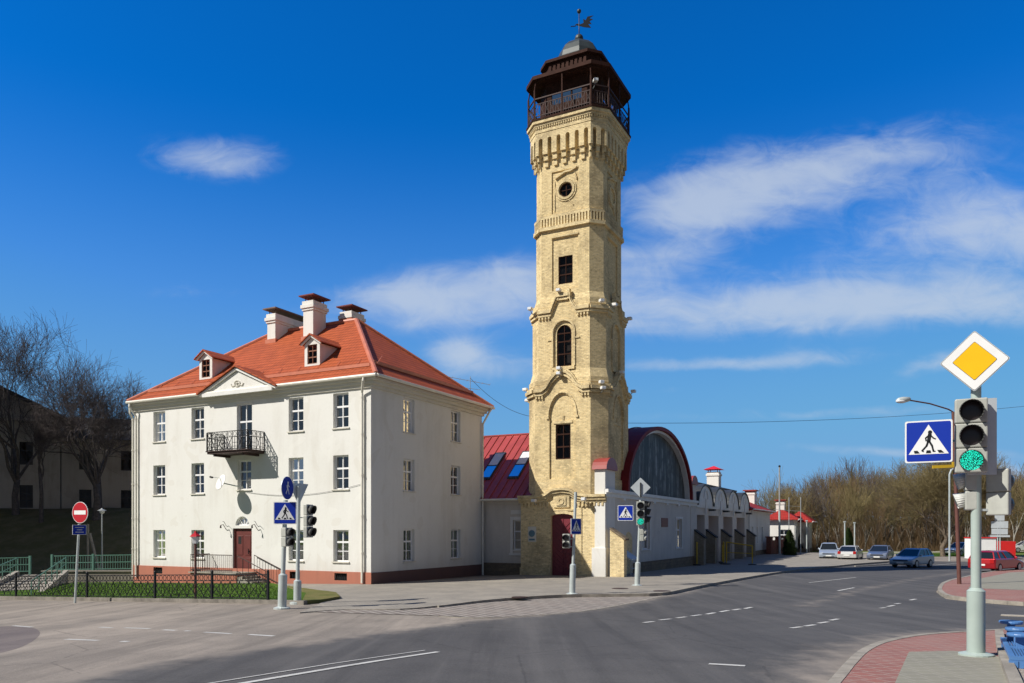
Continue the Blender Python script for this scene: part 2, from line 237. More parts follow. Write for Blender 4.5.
MT = dict(
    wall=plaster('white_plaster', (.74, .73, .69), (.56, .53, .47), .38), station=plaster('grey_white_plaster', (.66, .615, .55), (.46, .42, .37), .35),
    oldwall=plaster('old_plaster', (.36, .325, .275), (.22, .195, .165), .8), soffit=plaster('cornice_plaster', (.66, .63, .55), (.5, .47, .4), .3), trim=M('white_paint', (.74, .73, .70), .5, 0, .05), frame=M('window_paint', (.82, .82, .82), .4, 0, .04),
    plinth=plaster('red_plinth', (.50, .19, .125), (.34, .15, .11), .5), gutter=M('cream_gutter', (.72, .69, .60), .45, 0, .06),
    brick=brick('yellow_brick', (.83, .665, .365), (.73, .565, .295), (.64, .54, .35)), brick2=brick('pale_brick', (.85, .69, .39), (.76, .595, .325), (.66, .56, .37)), bbrick=brick('buttress_brick', (.34, .29, .22), (.28, .235, .18), (.32, .29, .23)),
    rbrick=brick('red_brick', (.30, .09, .06), (.22, .07, .05), (.3, .22, .18)), stone=brick('stone_plinth', (.24, .19, .13), (.18, .14, .10), (.13, .1, .08), .5, .22),
    tile=tiles('orange_tile', (.40, .092, .034)), ridge=M('ridge_tile', (.50, .16, .09), .5, 0, .12, 3), tile2=tiles('red_tile', (.36, .034, .028)), seam=seamroof('red_sheet_roof', (.33, .052, .045)), capred=M('chimney_cap_sheet', (.17, .045, .04), .6, 0, .15, spec=.2), redcap=M('red_cap_sheet', (.29, .050, .042), .4, 0, .1),
    darkred=M('dark_red_roof', (.19, .02, .022), .6, 0, .15, 1.2, spec=.15), door=M('maroon_paint', (.17, .02, .032), .45, 0, .12, 3), bdoor=M('brown_red_door', (.13, .03, .025), .5, 0, .15), bwood=M('brown_wood', (.20, .075, .035), .6, 0, .2, 6, .2),
    dwood=M('tower_wood', (.042, .018, .012), .8, 0, .3, 4, .3, spec=.12), dwood2=M('tower_trim', (.046, .019, .013), .75, 0, .2, 4, spec=.12), dome=M('slate_dome', (.040, .050, .050), .5, .1, .2, 2), iron=M('black_iron', (.012, .013, .016), .5, .3, .1), riron=M('rust_iron', (.045, .022, .018), .7, .1, .25, 8),
    void=M('dark_opening', (.012, .012, .013), .9, 0, .1), glass=glassmat('pane_glass', (.82, .86, .88), .20), dglass=glassmat('tower_glass', (.42, .38, .36), .02, (.42, .36, .34)), sglass=glassmat('sky_glass', (.3, .45, .55), .45, (.75, .9, 1)),
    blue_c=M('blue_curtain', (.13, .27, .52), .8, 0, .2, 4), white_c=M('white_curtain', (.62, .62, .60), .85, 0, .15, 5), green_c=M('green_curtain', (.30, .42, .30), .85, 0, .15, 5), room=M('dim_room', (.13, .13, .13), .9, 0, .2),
    steel=M('galvanised_steel', (.50, .55, .54), .42, .25, .08, 3), pole=M('pale_pole_paint', (.36, .43, .395), .45, 0, .06, 2), gpole=M('grey_pole', (.36, .38, .38), .5, .3, .1), bpole=M('brown_pole', (.125, .05, .04), .55, 0, .15), conc=M('concrete', (.29, .262, .22), .9, 0, .22, 2.5, .5, 30), conc2=M('pale_concrete', (.34, .31, .265), .9, 0, .2, 2.5, .4, 30),
    conc3=M('dark_concrete', (.20, .18, .155), .95, 0, .3, 2.0, .5, 30),
    plinth_shade=plaster('shaded_plinth', (.17, .095, .085), (.12, .08, .075), .5), oldroof=M('old_sheet_roof', (.060, .058, .056), .8, 0, .25, .8, spec=.1),
    sblue=M('sign_blue', (.008, .035, .36), .55, 0, .03, spec=.2), swhite=M('sign_white', (.80, .81, .80), .55, 0, .03, spec=.2), sblack=M('sign_black', (.012, .012, .014), .4, 0, .05), syellow=M('sign_yellow', (.86, .50, .01), .55, 0, .03, spec=.2), sred=M('sign_red', (.46, .018, .03), .55, 0, .05, spec=.2), sback=M('sign_back', (.52, .56, .58), .45, .2, .06), hous=M('signal_housing', (.40, .41, .37), .5, 0, .10, 5), hous_d=M('signal_dark', (.035, .037, .038), .5, 0, .15), visor=M('signal_visor', (.05, .052, .05), .5, 0, .2), visor_p=M('pale_visor', (.55, .56, .52), .5, 0, .08),
    lens_off=M('dead_lens', (.03, .025, .028), .25, 0, .1), green=emit('green_lens', (.02, .85, .58), 1.5, (.02, .20, .16)),
    road=asphalt('dark_asphalt', (.074, .072, .073), (.125, .119, .115), .6), dusted=asphalt('dusted_asphalt', (.074, .072, .073), (.125, .119, .115), .6, .3, ((.21, .185, .16), (.36, .31, .26))), side=asphalt('dusty_asphalt', (.21, .185, .16), (.36, .31, .26), .8, .35), worn=asphalt('worn_asphalt', (.11, .104, .098), (.22, .195, .165), .9, .1), dark_patch=asphalt('dark_patch_asphalt', (.145, .122, .122), (.20, .17, .155), .6, .2),
    paint=asphalt('road_paint', (.62, .62, .60), (.40, .39, .37), .75, .0),
    pave=pavers('grey_pavers', (.30, .275, .24), (.25, .23, .205), (.20, .185, .16), BR * -1, .2, .1), rpave=pavers('red_pavers', (.30, .125, .105), (.255, .115, .10), (.35, .28, .25), R(-20), .24, .24, (.34, .22, .19)), gpave=pavers('grey_green_pavers', (.255, .245, .195), (.23, .22, .18), (.33, .31, .27), R(-10), .24, .24, (.30, .285, .23)),
    cross=pavers('crossing_pavers', (.22, .185, .165), (.165, .145, .135), (.38, .35, .31), R(62), 1.3, .30, (.27, .235, .205), .045),
    lawn=grassmat('lawn_grass', (.060, .125, .016), (.085, .155, .02), (.03, .07, .012)), dry=grassmat('dry_grass', (.20, .18, .07), (.12, .14, .04), (.25, .21, .11)), field=grassmat('field_grass', (.10, .17, .03), (.16, .17, .06), (.07, .11, .025)), bank=grassmat('bank_grass', (.120, .115, .048), (.185, .150, .080), (.070, .068, .034)), litter=grassmat('leaf_litter', (.15, .105, .06), (.11, .08, .045), (.19, .14, .08)), gravel=M('gravel', (.30, .26, .22), .95, 0, .5, 28, 1.0, 30), blade=leafy('grass_blades', (.05, .12, .012), (.11, .18, .03)),
    bark=M('dark_bark', (.080, .068, .060), .95, 0, .35, 6, .6, 20), twig=M('dark_twigs', (.095, .078, .075), .9, 0, .3, 2), bark2=M('brown_bark', (.13, .10, .07), .95, 0, .35, 4, .6, 20), twig2=M('brown_twigs', (.165, .103, .050), .9, 0, .35, .4), twig3=M('olive_twigs', (.165, .130, .055), .9, 0, .3, .4), pale=M('pale_bark', (.42, .40, .35), .9, 0, .3, 2), thuja=leafy('thuja_green', (.022, .045, .012), (.055, .085, .022), 6),
    bluebench=M('blue_paint', (.075, .19, .42), .4, 0, .08, 5), yellow=M('yellow_paint', (.62, .40, .02), .5, 0, .1), greenrail=M('green_rail_paint', (.10, .22, .17), .5, 0, .1), red=M('bright_red', (.62, .02, .018), .4, 0, .05), tyre=M('tyre', (.018, .018, .019), .85, 0, .1), rim=M('wheel_rim', (.45, .46, .48), .3, .7, .05), cglass=M('car_glass', (.012, .016, .02), .06, 0, .0, spec=.8), hlight=M('headlight', (.65, .68, .72), .12, .2, .05), tlight=M('taillight', (.38, .012, .012), .2, 0, .05), plate=M('number_plate', (.75, .75, .72), .4, 0, .03), lampglass=M('frosted_lamp', (.70, .72, .74), .25, 0, .05), plaque=M('blue_plaque', (.10, .20, .26), .4, .1, .1), mplaque=M('maroon_plaque', (.14, .02, .025), .4, 0, .05), arch_board=None,
)
def streaked():
    m, nt, b = newmat('weathered_boards'); g = G(nt); uv, u, z = g.walluv()
    n = g.noise(g.scale(uv, (2.6, .20, 1)), 1, 7, .7); n2 = g.noise(g.pos(), 1.5, 5, .6)
    c = g.mix(g.ramp(n, .46, .66), (.030, .034, .034), (.30, .31, .31)); c = g.mix(g.math('MULTIPLY', g.ramp(n2, .42, .62), .85), c, (.028, .030, .028))
    g.put(b, 'Base Color', c); g.put(b, 'Roughness', .6); g.bump(b, g.math('SINE', g.math('MULTIPLY', u, 20)), .25, .02); return m
MT['arch_board'] = streaked()
def paint(name, col): return M(name, col, .28, .35, .03, 2, coat=.6)

# ------------------------------------------------------------------ mesh builder
class MB:
    def __init__(s): s.v, s.f, s.m, s.mi = [], [], [], 0
    def add(s, vs, fs):
        o = len(s.v); s.v += [tuple(p) for p in vs]; s.f += [tuple(i + o for i in f) for f in fs]; s.m += [s.mi] * len(fs); return s
    def box(s, x0, y0, z0, x1, y1, z1):
        return s.add([(x0, y0, z0), (x1, y0, z0), (x1, y1, z0), (x0, y1, z0), (x0, y0, z1), (x1, y0, z1), (x1, y1, z1), (x0, y1, z1)],
                     [(0, 3, 2, 1), (4, 5, 6, 7), (0, 1, 5, 4), (1, 2, 6, 5), (2, 3, 7, 6), (3, 0, 4, 7)])
    def quad(s, a, b, c, d): return s.add([a, b, c, d], [(0, 1, 2, 3)])
    def tri(s, a, b, c): return s.add([a, b, c], [(0, 1, 2)])
    def extr(s, pts, vec):
        pts = [Vector(p) for p in pts]; vec = Vector(vec); n = len(pts)
        return s.add(pts + [p + vec for p in pts], [tuple(range(n))[::-1], tuple(range(n, 2 * n))] + [(i, (i + 1) % n, n + (i + 1) % n, n + i) for i in range(n)])
    def bar(s, p, q, w, h=None):
        """square bar from p to q"""
        p, q = Vector(p), Vector(q); d = (q - p).normalized(); h = h or w
        a = d.cross(Vector((0, 0, 1)));  a = Vector((1, 0, 0)) if a.length < 1e-4 else a.normalized(); b = a.cross(d).normalized()
        a, b = a * w / 2, b * h / 2
        c = [p - a - b, p + a - b, p + a + b, p - a + b]
        return s.extr(c, q - p)
    def tube(s, pts, r, n=8, caps=True):
        pts = [Vector(p) for p in pts]; rs = r if isinstance(r, (list, tuple)) else [r] * len(pts); o = len(s.v); vs, fs = [], []; a = None
        for i, p in enumerate(pts):
            d = (pts[min(i + 1, len(pts) - 1)] - pts[max(i - 1, 0)]).normalized()
            if a is None: a = d.orthogonal().normalized()
            else: a = (a - d * a.dot(d)); a = d.orthogonal().normalized() if a.length < 1e-5 else a.normalized()
            b = d.cross(a)
            vs += [p + (a * math.cos(2 * math.pi * k / n) + b * math.sin(2 * math.pi * k / n)) * rs[i] for k in range(n)]
        for i in range(len(pts) - 1):
            for k in range(n): fs.append((i * n + k, i * n + (k + 1) % n, (i + 1) * n + (k + 1) % n, (i + 1) * n + k))
        if caps: fs += [tuple(range(n))[::-1], tuple(range((len(pts) - 1) * n, len(pts) * n))]
        return s.add(vs, fs)
    def lathe(s, prof, c=(0, 0, 0), n=16):
        vs, fs = [], []; c = Vector(c)
        for r, z in prof: vs += [c + Vector((r * math.cos(2 * math.pi * k / n), r * math.sin(2 * math.pi * k / n), z)) for k in range(n)]
        for i in range(len(prof) - 1):
            for k in range(n): fs.append((i * n + k, i * n + (k + 1) % n, (i + 1) * n + (k + 1) % n, (i + 1) * n + k))
        fs += [tuple(range(n))[::-1], tuple(range((len(prof) - 1) * n, len(prof) * n))]
        return s.add(vs, fs)
    def ball(s, c, r, n=12):
        return s.lathe([(max(.002, r * math.sin(math.pi * i / 8)), -r * math.cos(math.pi * i / 8)) for i in range(9)], c, n)
    def holed(s, mp, outer, holes, depth):
        """flat wall given in (u, v), with openings; mp maps (u, v, depth) into space; reveals go `depth` in"""
        loops = [outer] + holes
        tr = tessellate_polygon([[Vector((u, v, 0)) for u, v in l] for l in loops]); flat = [p for l in loops for p in l]
        s.add([mp(u, v, 0) for u, v in flat], [tuple(t) for t in tr])
        if depth:
            for l in holes:
                for i in range(len(l)):
                    a, b = l[i], l[(i + 1) % len(l)]
                    s.quad(mp(*a, 0), mp(*b, 0), mp(*b, depth), mp(*a, depth))
        return s
    def build(s, name, mats, parent=None, smooth=False, bevel=0, loc=None, rotz=None, recalc=True):
        me = bpy.data.meshes.new(name); me.from_pydata(s.v, [], s.f)
        for m in (mats if isinstance(mats, (list, tuple)) else [mats]): me.materials.append(m)
        if max(s.m, default=0): me.polygons.foreach_set('material_index', s.m)
        if recalc:
            bm = bmesh.new(); bm.from_mesh(me); bmesh.ops.recalc_face_normals(bm, faces=bm.faces); bm.to_mesh(me); bm.free()
        if smooth: me.polygons.foreach_set('use_smooth', [True] * len(me.polygons))
        o = bpy.data.objects.new(name, me); COL.objects.link(o)
        if parent: o.parent = parent
        if loc is not None: o.location = loc
        if rotz is not None: o.rotation_euler = (0, 0, rotz)
        if bevel:
            b = o.modifiers.new('bevel', 'BEVEL'); b.width = bevel; b.segments = 2; b.limit_method = 'ANGLE'; b.angle_limit = R(40)
        return o
def rect(u0, v0, u1, v1): return [(u0, v0), (u1, v0), (u1, v1), (u0, v1)]
def archp(u0, u1, v0, vs, rise=None, n=12):
    c, r = (u0 + u1) / 2, (u1 - u0) / 2; rise = r if rise is None else rise
    return [(u0, v0), (u1, v0)] + [(c + r * math.cos(math.pi * i / n), vs + rise * math.sin(math.pi * i / n)) for i in range(n + 1)]
def pointp(u0, u1, v0, vs, top, n=7):
    c = (u0 + u1) / 2; o = [(u0, v0), (u1, v0)]
    for i in range(n + 1): t = i / n; o.append((u1 + (c - u1) * (1 - math.cos(t * math.pi / 2)), vs + (top - vs) * math.sin(t * math.pi / 2)))
    for i in range(n - 1, -1, -1): t = i / n; o.append((u0 + (c - u0) * (1 - math.cos(t * math.pi / 2)), vs + (top - vs) * math.sin(t * math.pi / 2)))
    return o
def circ(u, v, r, n=20): return [(u + r * math.cos(2 * math.pi * i / n), v + r * math.sin(2 * math.pi * i / n)) for i in range(n)]
def tag(o, label=None, cat=None, group=None, kind=None):
    for k, v in (('label', label), ('category', cat), ('group', group), ('kind', kind)):
        if v: o[k] = v
    return o
def thing(name, label, cat, loc=(0, 0, 0), rotz=0.0, group=None):
    o = bpy.data.objects.new(name, None); COL.objects.link(o); o.location = loc; o.rotation_euler = (0, 0, rotz); o.empty_display_size = .3
    return tag(o, label, cat, group)
def copy_tree(o, parent=None, label=None):
    c = o.copy(); COL.objects.link(c); c.parent = parent
    if label: c['label'] = label
    for ch in list(o.children): copy_tree(ch, c)
    return c

# ------------------------------------------------------------------ ground, roads, pavements
def sheet(name, poly, off, m, kind='structure', skirt=None):
    """a flat area (x, y outline) laid on the lie of the land, optionally with a vertical edge down"""
    bm = bmesh.new(); f = bm.faces.new([bm.verts.new((p[0], p[1], 0)) for p in poly])
    for y, _ in KN[1:-1]:
        bmesh.ops.bisect_plane(bm, geom=bm.verts[:] + bm.edges[:] + bm.faces[:], plane_co=(0, y, 0), plane_no=(0, 1, 0))
    for x in ((-7.5, -27.5) if not callable(off) else (-7.5, -6, -5, -4, -3, -2, -1, 0, 1, 2)):
        bmesh.ops.bisect_plane(bm, geom=bm.verts[:] + bm.edges[:] + bm.faces[:], plane_co=(x, 0, 0), plane_no=(1, 0, 0))
    bmesh.ops.triangulate(bm, faces=bm.faces[:])
    for v in bm.verts: v.co.z = gz(v.co.x, v.co.y) + (off(v.co.x) if callable(off) else off)
    if skirt:
        es = [e for e in bm.edges if len(e.link_faces) == 1]; r = bmesh.ops.extrude_edge_only(bm, edges=es)
        for v in [g for g in r['geom'] if isinstance(g, bmesh.types.BMVert)]: v.co.z -= skirt
    bmesh.ops.recalc_face_normals(bm, faces=bm.faces[:])
    me = bpy.data.meshes.new(name); bm.to_mesh(me); bm.free(); me.materials.append(m)
    o = bpy.data.objects.new(name, me); COL.objects.link(o); o['kind'] = kind; return o
def P(*pxs, off=0.0): return [tuple(at(x, y, off)[:2]) for x, y in pxs]
def smooth(pts, n=4):
    out = []
    for i in range(len(pts) - 1):
        p0, p1, p2, p3 = [Vector(pts[min(max(j, 0), len(pts) - 1)][:2]) for j in (i - 1, i, i + 1, i + 2)]
        for k in range(n):
            t = k / n; out.append(tuple(.5 * ((2 * p1) + (p2 - p0) * t + (2 * p0 - 5 * p1 + 4 * p2 - p3) * t * t + (3 * p1 - p0 - 3 * p2 + p3) * t ** 3)))
    return out + [tuple(pts[-1][:2])]
def kerb(name, pts, w, top, m, down=.3, seg=None):
    """kerbstones along a line: a row of blocks"""
    mb = MB(); pts = [Vector(p[:2]) for p in pts]
    nor = []
    for i in range(len(pts)):
        d = (pts[min(i + 1, len(pts) - 1)] - pts[max(i - 1, 0)]).normalized(); nor.append(Vector((-d.y, d.x)) * w / 2)
    for i in range(len(pts) - 1):
        q = [pts[i] - nor[i], pts[i + 1] - nor[i + 1], pts[i + 1] + nor[i + 1], pts[i] + nor[i]]
        ln = (pts[i + 1] - pts[i]).length; n = max(1, int(ln / 1.0)) if seg else 1
        for k in range(n):
            t0, t1 = k / n, (k + 1) / n - (.007 / ln if seg else 0)
            c = [q[0].lerp(q[1], t0), q[0].lerp(q[1], t1), q[3].lerp(q[2], t1), q[3].lerp(q[2], t0)]
            z = [gz(p.x, p.y) for p in c]
            mb.add([(p.x, p.y, zz - down) for p, zz in zip(c, z)] + [(p.x, p.y, zz + (top(p.x) if callable(top) else top)) for p, zz in zip(c, z)], [(0, 3, 2, 1), (4, 5, 6, 7), (0, 1, 5, 4), (1, 2, 6, 5), (2, 3, 7, 6), (3, 0, 4, 7)])
    o = mb.build(name, m); o['kind'] = 'structure'; return o

HP = Vector((-6.87, 38.0, 0.0))                        # front right corner of the white house
TP = Vector((0.53, 46.0, 0.0))                         # front left corner of the tower's base block
TW = 5.25
SP = TP + BX * TW                                      # near corner of the station wall
TC = TP + BX * 2.62 + BY * 2.6                         # axis of the tower
def hw(x, y): return tuple((HP + BX * x + BY * y)[:2])
def sw(x, y): return tuple((SP + BX * x + BY * y)[:2])

sheet('ground', [(-1500, -60), (1500, -60), (1500, 2500), (-1500, 2500)], -.06, MT['field'])
sheet('side_street', [(-75, -40), (75, -40), (75, 62), (60, 84), (38, 92), (16, 86), (-6, 40), (-75, 48)], -.005, MT['side'])
edge_l = smooth(P((-60, 712), (60, 683), (150, 664), (300, 643.5), (400, 630), (480, 620), (560, 613), (620, 604.5), (672, 594), (712, 585), (770, 574.5), (840, 566), (905, 561)))
road_r = P((1000, 562), (1060, 563), (1060, 574), (985, 577), (940, 586), (936, 592), (946, 599), (975, 602.5), (1080, 608), (1080, 626.5), (1000, 631.5), (930, 636), (889, 642), (866, 651), (848, 666), (832, 683), (800, 720))
main = edge_l + road_r + [(.5, 4), (-3, -30), (-28, -30)]
sheet('main_road', main, 0.0, MT['road'])
def dust_strip(name, A, B, prof, off):
    """strip between two lines of points; prof lists (place across, dust) pairs"""
    mb, att = MB(), []
    for p, q in zip(A, B):
        for t, a, dz in prof:
            v = Vector(p[:2]).lerp(Vector(q[:2]), t); mb.v.append((v.x, v.y, gz(v.x, v.y) + dz + off)); att.append(a)
    w = len(prof); mb.f = [(i * w + k, i * w + k + 1, (i + 1) * w + k + 1, (i + 1) * w + k) for i in range(len(A) - 1) for k in range(w - 1)]; mb.m = [0] * len(mb.f)
    o = mb.build(name, MT['dusted'], recalc=True); at_ = o.data.attributes.new('dust', 'FLOAT', 'POINT'); at_.data.foreach_set('value', att); o['kind'] = 'structure'
def dense(pts, step=.7):
    out = []
    for a, c in zip(pts, pts[1:]):
        a, c = Vector(a[:2]), Vector(c[:2]); n = max(1, int((c - a).length / step)); out += [a.lerp(c, k / n) for k in range(n)]
    ys = [y for y, _ in KN[1:-1]]; fin = []
    for a, c in zip(out + [], out[1:] + [Vector(pts[-1][:2])]):
        fin.append(a); fin += [a.lerp(c, (y - a.y) / (c.y - a.y)) for y in sorted((y for y in ys if min(a.y, c.y) < y < max(a.y, c.y)), key=lambda y: abs(y - a.y))]
    return fin + [Vector(pts[-1][:2])]
def inward(pts, dist):
    out = []
    for i, p in enumerate(pts):
        d = (pts[min(i + 1, len(pts) - 1)] - pts[max(i - 1, 0)]).normalized(); out.append(p + Vector((d.y, -d.x)) * dist)
    return out
e_ = dense(edge_l[:-6]); dust_strip('road_edge', inward(e_, -.35), inward(e_, 1.5), [(0, 1.0, -.007), (.19, .75, .003), (.4, .35, .003), (.7, .05, .003), (1, -.5, .0006)], 0)
r_ = dense(P((1000, 631.5), (930, 636), (889, 642), (866, 651), (848, 666), (832, 683), (800, 720))); dust_strip('road_edge', inward(r_, .02), inward(r_, 1.9), [(0, .75, .0007), (.19, .55, .003), (.4, .35, .003), (.7, .05, .003), (1, -.5, .0006)], 0)
wl = dense(P((790, 606), (860, 588), (905, 579.5), (960, 571.5), (1000, 569))); dust_strip('worn_lane', inward(wl, -.9), inward(wl, 1.5), [(0, -.5, .0007), (.3, .2, .003), (.5, .38, .003), (.7, .2, .003), (1, -.5, .0007)], 0)
sheet('dark_road_area', smooth(P((-60, 631), (-10, 627), (18, 626), (34, 628), (40, 633), (34, 640), (18, 648), (-10, 655), (-60, 664)), 5), -.0035, MT['dark_patch'])  # a darker rounded area of asphalt at the left road edge
# painted markings
mk = MB()
def dash(a, b, w=.12, dz=.009):
    p, q = at(*a), at(*b); n = Vector((-(q - p).y, (q - p).x, 0)).normalized() * w / 2
    m_ = max(1, int((q - p).length / .5)); zz = lambda v: Vector((v.x, v.y, gz(v.x, v.y) + dz))
    for i in range(m_):
        u, v = p.lerp(q, i / m_), p.lerp(q, (i + 1) / m_); mk.add([zz(u - n), zz(v - n), zz(v + n), zz(u + n)], [(0, 1, 2, 3)])
def c8(x, y): return (560 + x / 3.413, 540 + y / 3.413)
def c6(x, y): return (x / 3.413, 540 + y / 3.413)
def c5(x, y): return (824 + x / 4.465, 530 + y / 4.465)
dash((205, 690), (438, 652.2), .11); dash((205, 684.5), (425, 650.6), .045)
for a, b in (((285, 283), (320, 279)), ((340, 274), (378, 270)), ((398, 267), (430, 263)), ((450, 260), (480, 256)), ((500, 254), (528, 249)), ((547, 246), (575, 241)), ((590, 240), (615, 236)), ((630, 235), (655, 230)), ((788, 301.5), (825, 297)), ((836, 295), (870, 290)), ((882, 285), (915, 280)), ((923, 275), (950, 270)), ((508, 424), (632, 431))):
    dash(c8(*a), c8(*b), .13)
for a, b in (((225, 338), (335, 342)), ((425, 299), (512, 302)), ((557, 306), (648, 310)), ((697, 314), (788, 319)), ((850, 322), (935, 327)), ((340, 297), (383, 299)), ((45, 292), (110, 297)), ((415, 345), (437, 346))):
    dash(c6(*a), c6(*b), .13, -.002)
for a, b in (((62, 272), (135, 258)), ((250, 350), (275, 347)), ((283, 343), (313, 337)), ((318, 331), (340, 328)), ((385, 314), (410, 309))):
    dash(c5(*a), c5(*b), .12)
dash(c8(850, 146), c8(1010, 128), .1); dash((905, 568), (960, 563), .1)
o = mk.build('road_markings', MT['paint']); o['kind'] = 'structure'
# pavement by the house, tower and station
def sst(a, b, t): t = min(1, max(0, (t - a) / (b - a))); return t * t * (3 - 2 * t)
pv = lambda x: .025 + .095 * sst(-5.5, 2.0, x)
kline = smooth(P((300, 611.5), (345, 608.5), (400, 608.5), (437, 606), (490, 600.5), (560, 596.5), (620, 595.5), (660, 594.5), (685, 590), (712, 584.5), (770, 574.2), (810, 569), (850, 565), off=.05), 3)
sheet('pavement', kline + [sw(16, 44), sw(14, 60), sw(-3, 60), hw(3, 11.8), hw(-.2, 2), hw(-.2, -.05), hw(-18.5, -.05), hw(-18.5, -1.0), hw(-5, -1.15), hw(-3.2, -2.5), tuple(at(326, 601)[:2])], pv, MT['pave'], skirt=.16)
kerb('kerb', kline[9:], .16, lambda x: pv(x) + .005, MT['conc'], seg=True)
sheet('crossing_pavers', smooth(P((300, 611.8), (360, 613.5), (440, 616), (490, 617.5), (560, 613.2), (620, 604.7), (668, 594.5))) + P((640, 595.3), (560, 597), (490, 601), (437, 606.5), (400, 609), (345, 609)), .008, MT['cross'])
kerb('kerb', smooth(P((440, 616.6), (490, 618), (560, 613.7), (620, 605.2), (666, 595.3))), .12, .011, MT['conc'], seg=True)
# right-hand corner
rk = smooth(P((790, 740), (838, 683), (852, 666), (868, 652), (890, 643.5), (930, 637), (1000, 632.5), (1090, 628), off=.06))
sheet('corner_pavement', rk + [(14, 9), (14, 3), (3, 3)], .12, MT['rpave'], skirt=.16)
kerb('kerb', rk, .15, .128, MT['conc'], seg=True)
sheet('grey_pavement', P((880, 720), (895, 683), (909, 652), (950, 651), (985, 652), (1003, 659), (1012, 683), (1026, 720), off=.12), .124, MT['gpave'])
sheet('gravel_bed', P((1006, 661), (1030, 640), (1100, 640), (1130, 720), (1028, 720), (1014, 683), off=.12), .126, MT['gravel'])
kerb('kerb', P((999, 634), (1001, 648), (1005, 661), (1014, 683), (1028, 720), off=.12), .14, .20, MT['conc'], seg=True)
isl = smooth(P((1110, 607), (1024, 604), (975, 600), (950, 597), (940.5, 592), (941, 587), (946, 583), (962, 578.5), (1009, 570.5), (1110, 566), off=.06))
sheet('pavement_island', isl, .12, MT['rpave'], skirt=.16); kerb('kerb', isl, .16, .128, MT['conc'], seg=True)
sheet('grey_pavement', P((968, 588), (978, 579), (1009, 572.5), (1110, 568), (1110, 591), (1020, 590), off=.12), .124, MT['gpave'])
kerb('kerb', P((1001, 615.5), (1040, 617), (1100, 620)), .3, .03, MT['conc2'])
# parking apron, verges beyond
kerb('kerb', smooth([tuple(at(*p)[:2]) for p in ((855, 566.5), (880, 565), (905, 562))]), .15, .06, MT['conc'])
sheet('grass_verge', P((756, 556.3), (800, 555.8), (815, 554.8), (1060, 552), (1060, 549.8), (800, 551.5), (770, 552.5)), .01, MT['field'])
sheet('grass_verge', P((858, 557.5), (945, 556.5), (985, 556.5), (985, 554), (945, 553.7), (866, 554.5)), .02, MT['lawn'])
sheet('path', P((800, 553.7), (1060, 551.4), (1060, 550.6), (800, 552.6)), .02, MT['conc2'])
# lawn in front of the house
FP = Vector(at(292, 604)[:]) ; FP.z = 0
fs0 = on_line(FP, BX, -60); fence_s = [on_line(FP, BX, p) for p in (-60, 16, 87, 155, 212, 268)]
def fl(s, o=0.0): return tuple((FP + BX * s + BY * o)[:2])
sheet('lawn', [fl(fs0, .1), fl(0, .1)] + P((302, 604.6), (306, 596)) + [hw(-5.4, -1.05), hw(-21.5, -1.05)], .12, MT['lawn'], skirt=.2)
sheet('dry_grass', P((302, 604.6), (320, 603.2), (340, 599.5), (336, 595), (320, 593)) + [hw(-5.4, -1.05)] + P((306, 596)), .118, MT['dry'], skirt=.2)
kerb('kerb', [fl(fs0), fl(.6)], .18, .13, MT['conc3'], .4, seg=True)
def grass_tufts():
    rnd = random.Random(4); mb = MB(); a, b, c, d = [Vector(p) for p in (fl(fs0 + 6, .2), fl(-.3, .2), hw(-5.4, -1.2), hw(-21, -1.2))]
    for i in range(9000):
        s, t = rnd.random(), rnd.random(); p = a.lerp(b, s).lerp(d.lerp(c, s), t); z = gz(p.x, p.y) + .115; h = rnd.uniform(.03, .085); an = rnd.uniform(0, 6.3); w = .018
        e = Vector((math.cos(an), math.sin(an), 0)) * w; l = Vector((rnd.uniform(-.04, .04), rnd.uniform(-.04, .04), h)); q = Vector((p.x, p.y, z)); mb.tri(q - e, q + e, q + l)
    tag(mb.build('grass', MT['blade'], recalc=False), 'short green grass of the fenced lawn by the white house', 'grass', kind='stuff')
grass_tufts()
# embankment to the left, wooded rise to the right
def terrain(name, x0, x1, y0, y1, fn, nx, ny, m):
    mb = MB(); vs = [(x0 + (x1 - x0) * i / nx, y0 + (y1 - y0) * j / ny) for j in range(ny + 1) for i in range(nx + 1)]
    mb.add([(x, y, fn(x, y)) for x, y in vs], [(j * (nx + 1) + i, j * (nx + 1) + i + 1, (j + 1) * (nx + 1) + i + 1, (j + 1) * (nx + 1) + i) for j in range(ny) for i in range(nx)])
    o = mb.build(name, m, smooth=True, recalc=False); o['kind'] = 'structure'; return o
def sstep(a, b, t): t = min(1, max(0, (t - a) / (b - a))); return t * t * (3 - 2 * t)
rh = random.Random(9); BUMP = [(rh.uniform(.2, .9), rh.uniform(.2, .9), rh.uniform(0, 6)) for _ in range(6)]
def bumps(x, y): return sum(math.sin(a * x + b * y + c) for a, b, c in BUMP) / 6
def bankz(x, y): return -.7 + (.35 if y > 50.5 else 0) * sstep(50, 51, y) + 4.9 * sstep(51, 65, y - .02 * (x + 30)) * sstep(-12, -24, x) + .10 * bumps(x, y)
terrain('hill', -110, -8, 50, 130, bankz, 70, 60, MT['bank'])
def woodz(x, y): return -.5 + 5.5 * sstep(112, 170, y) + .25 * bumps(x * .5, y * .5)
terrain('wooded_slope', 5, 330, 104, 320, woodz, 60, 30, MT['litter'])
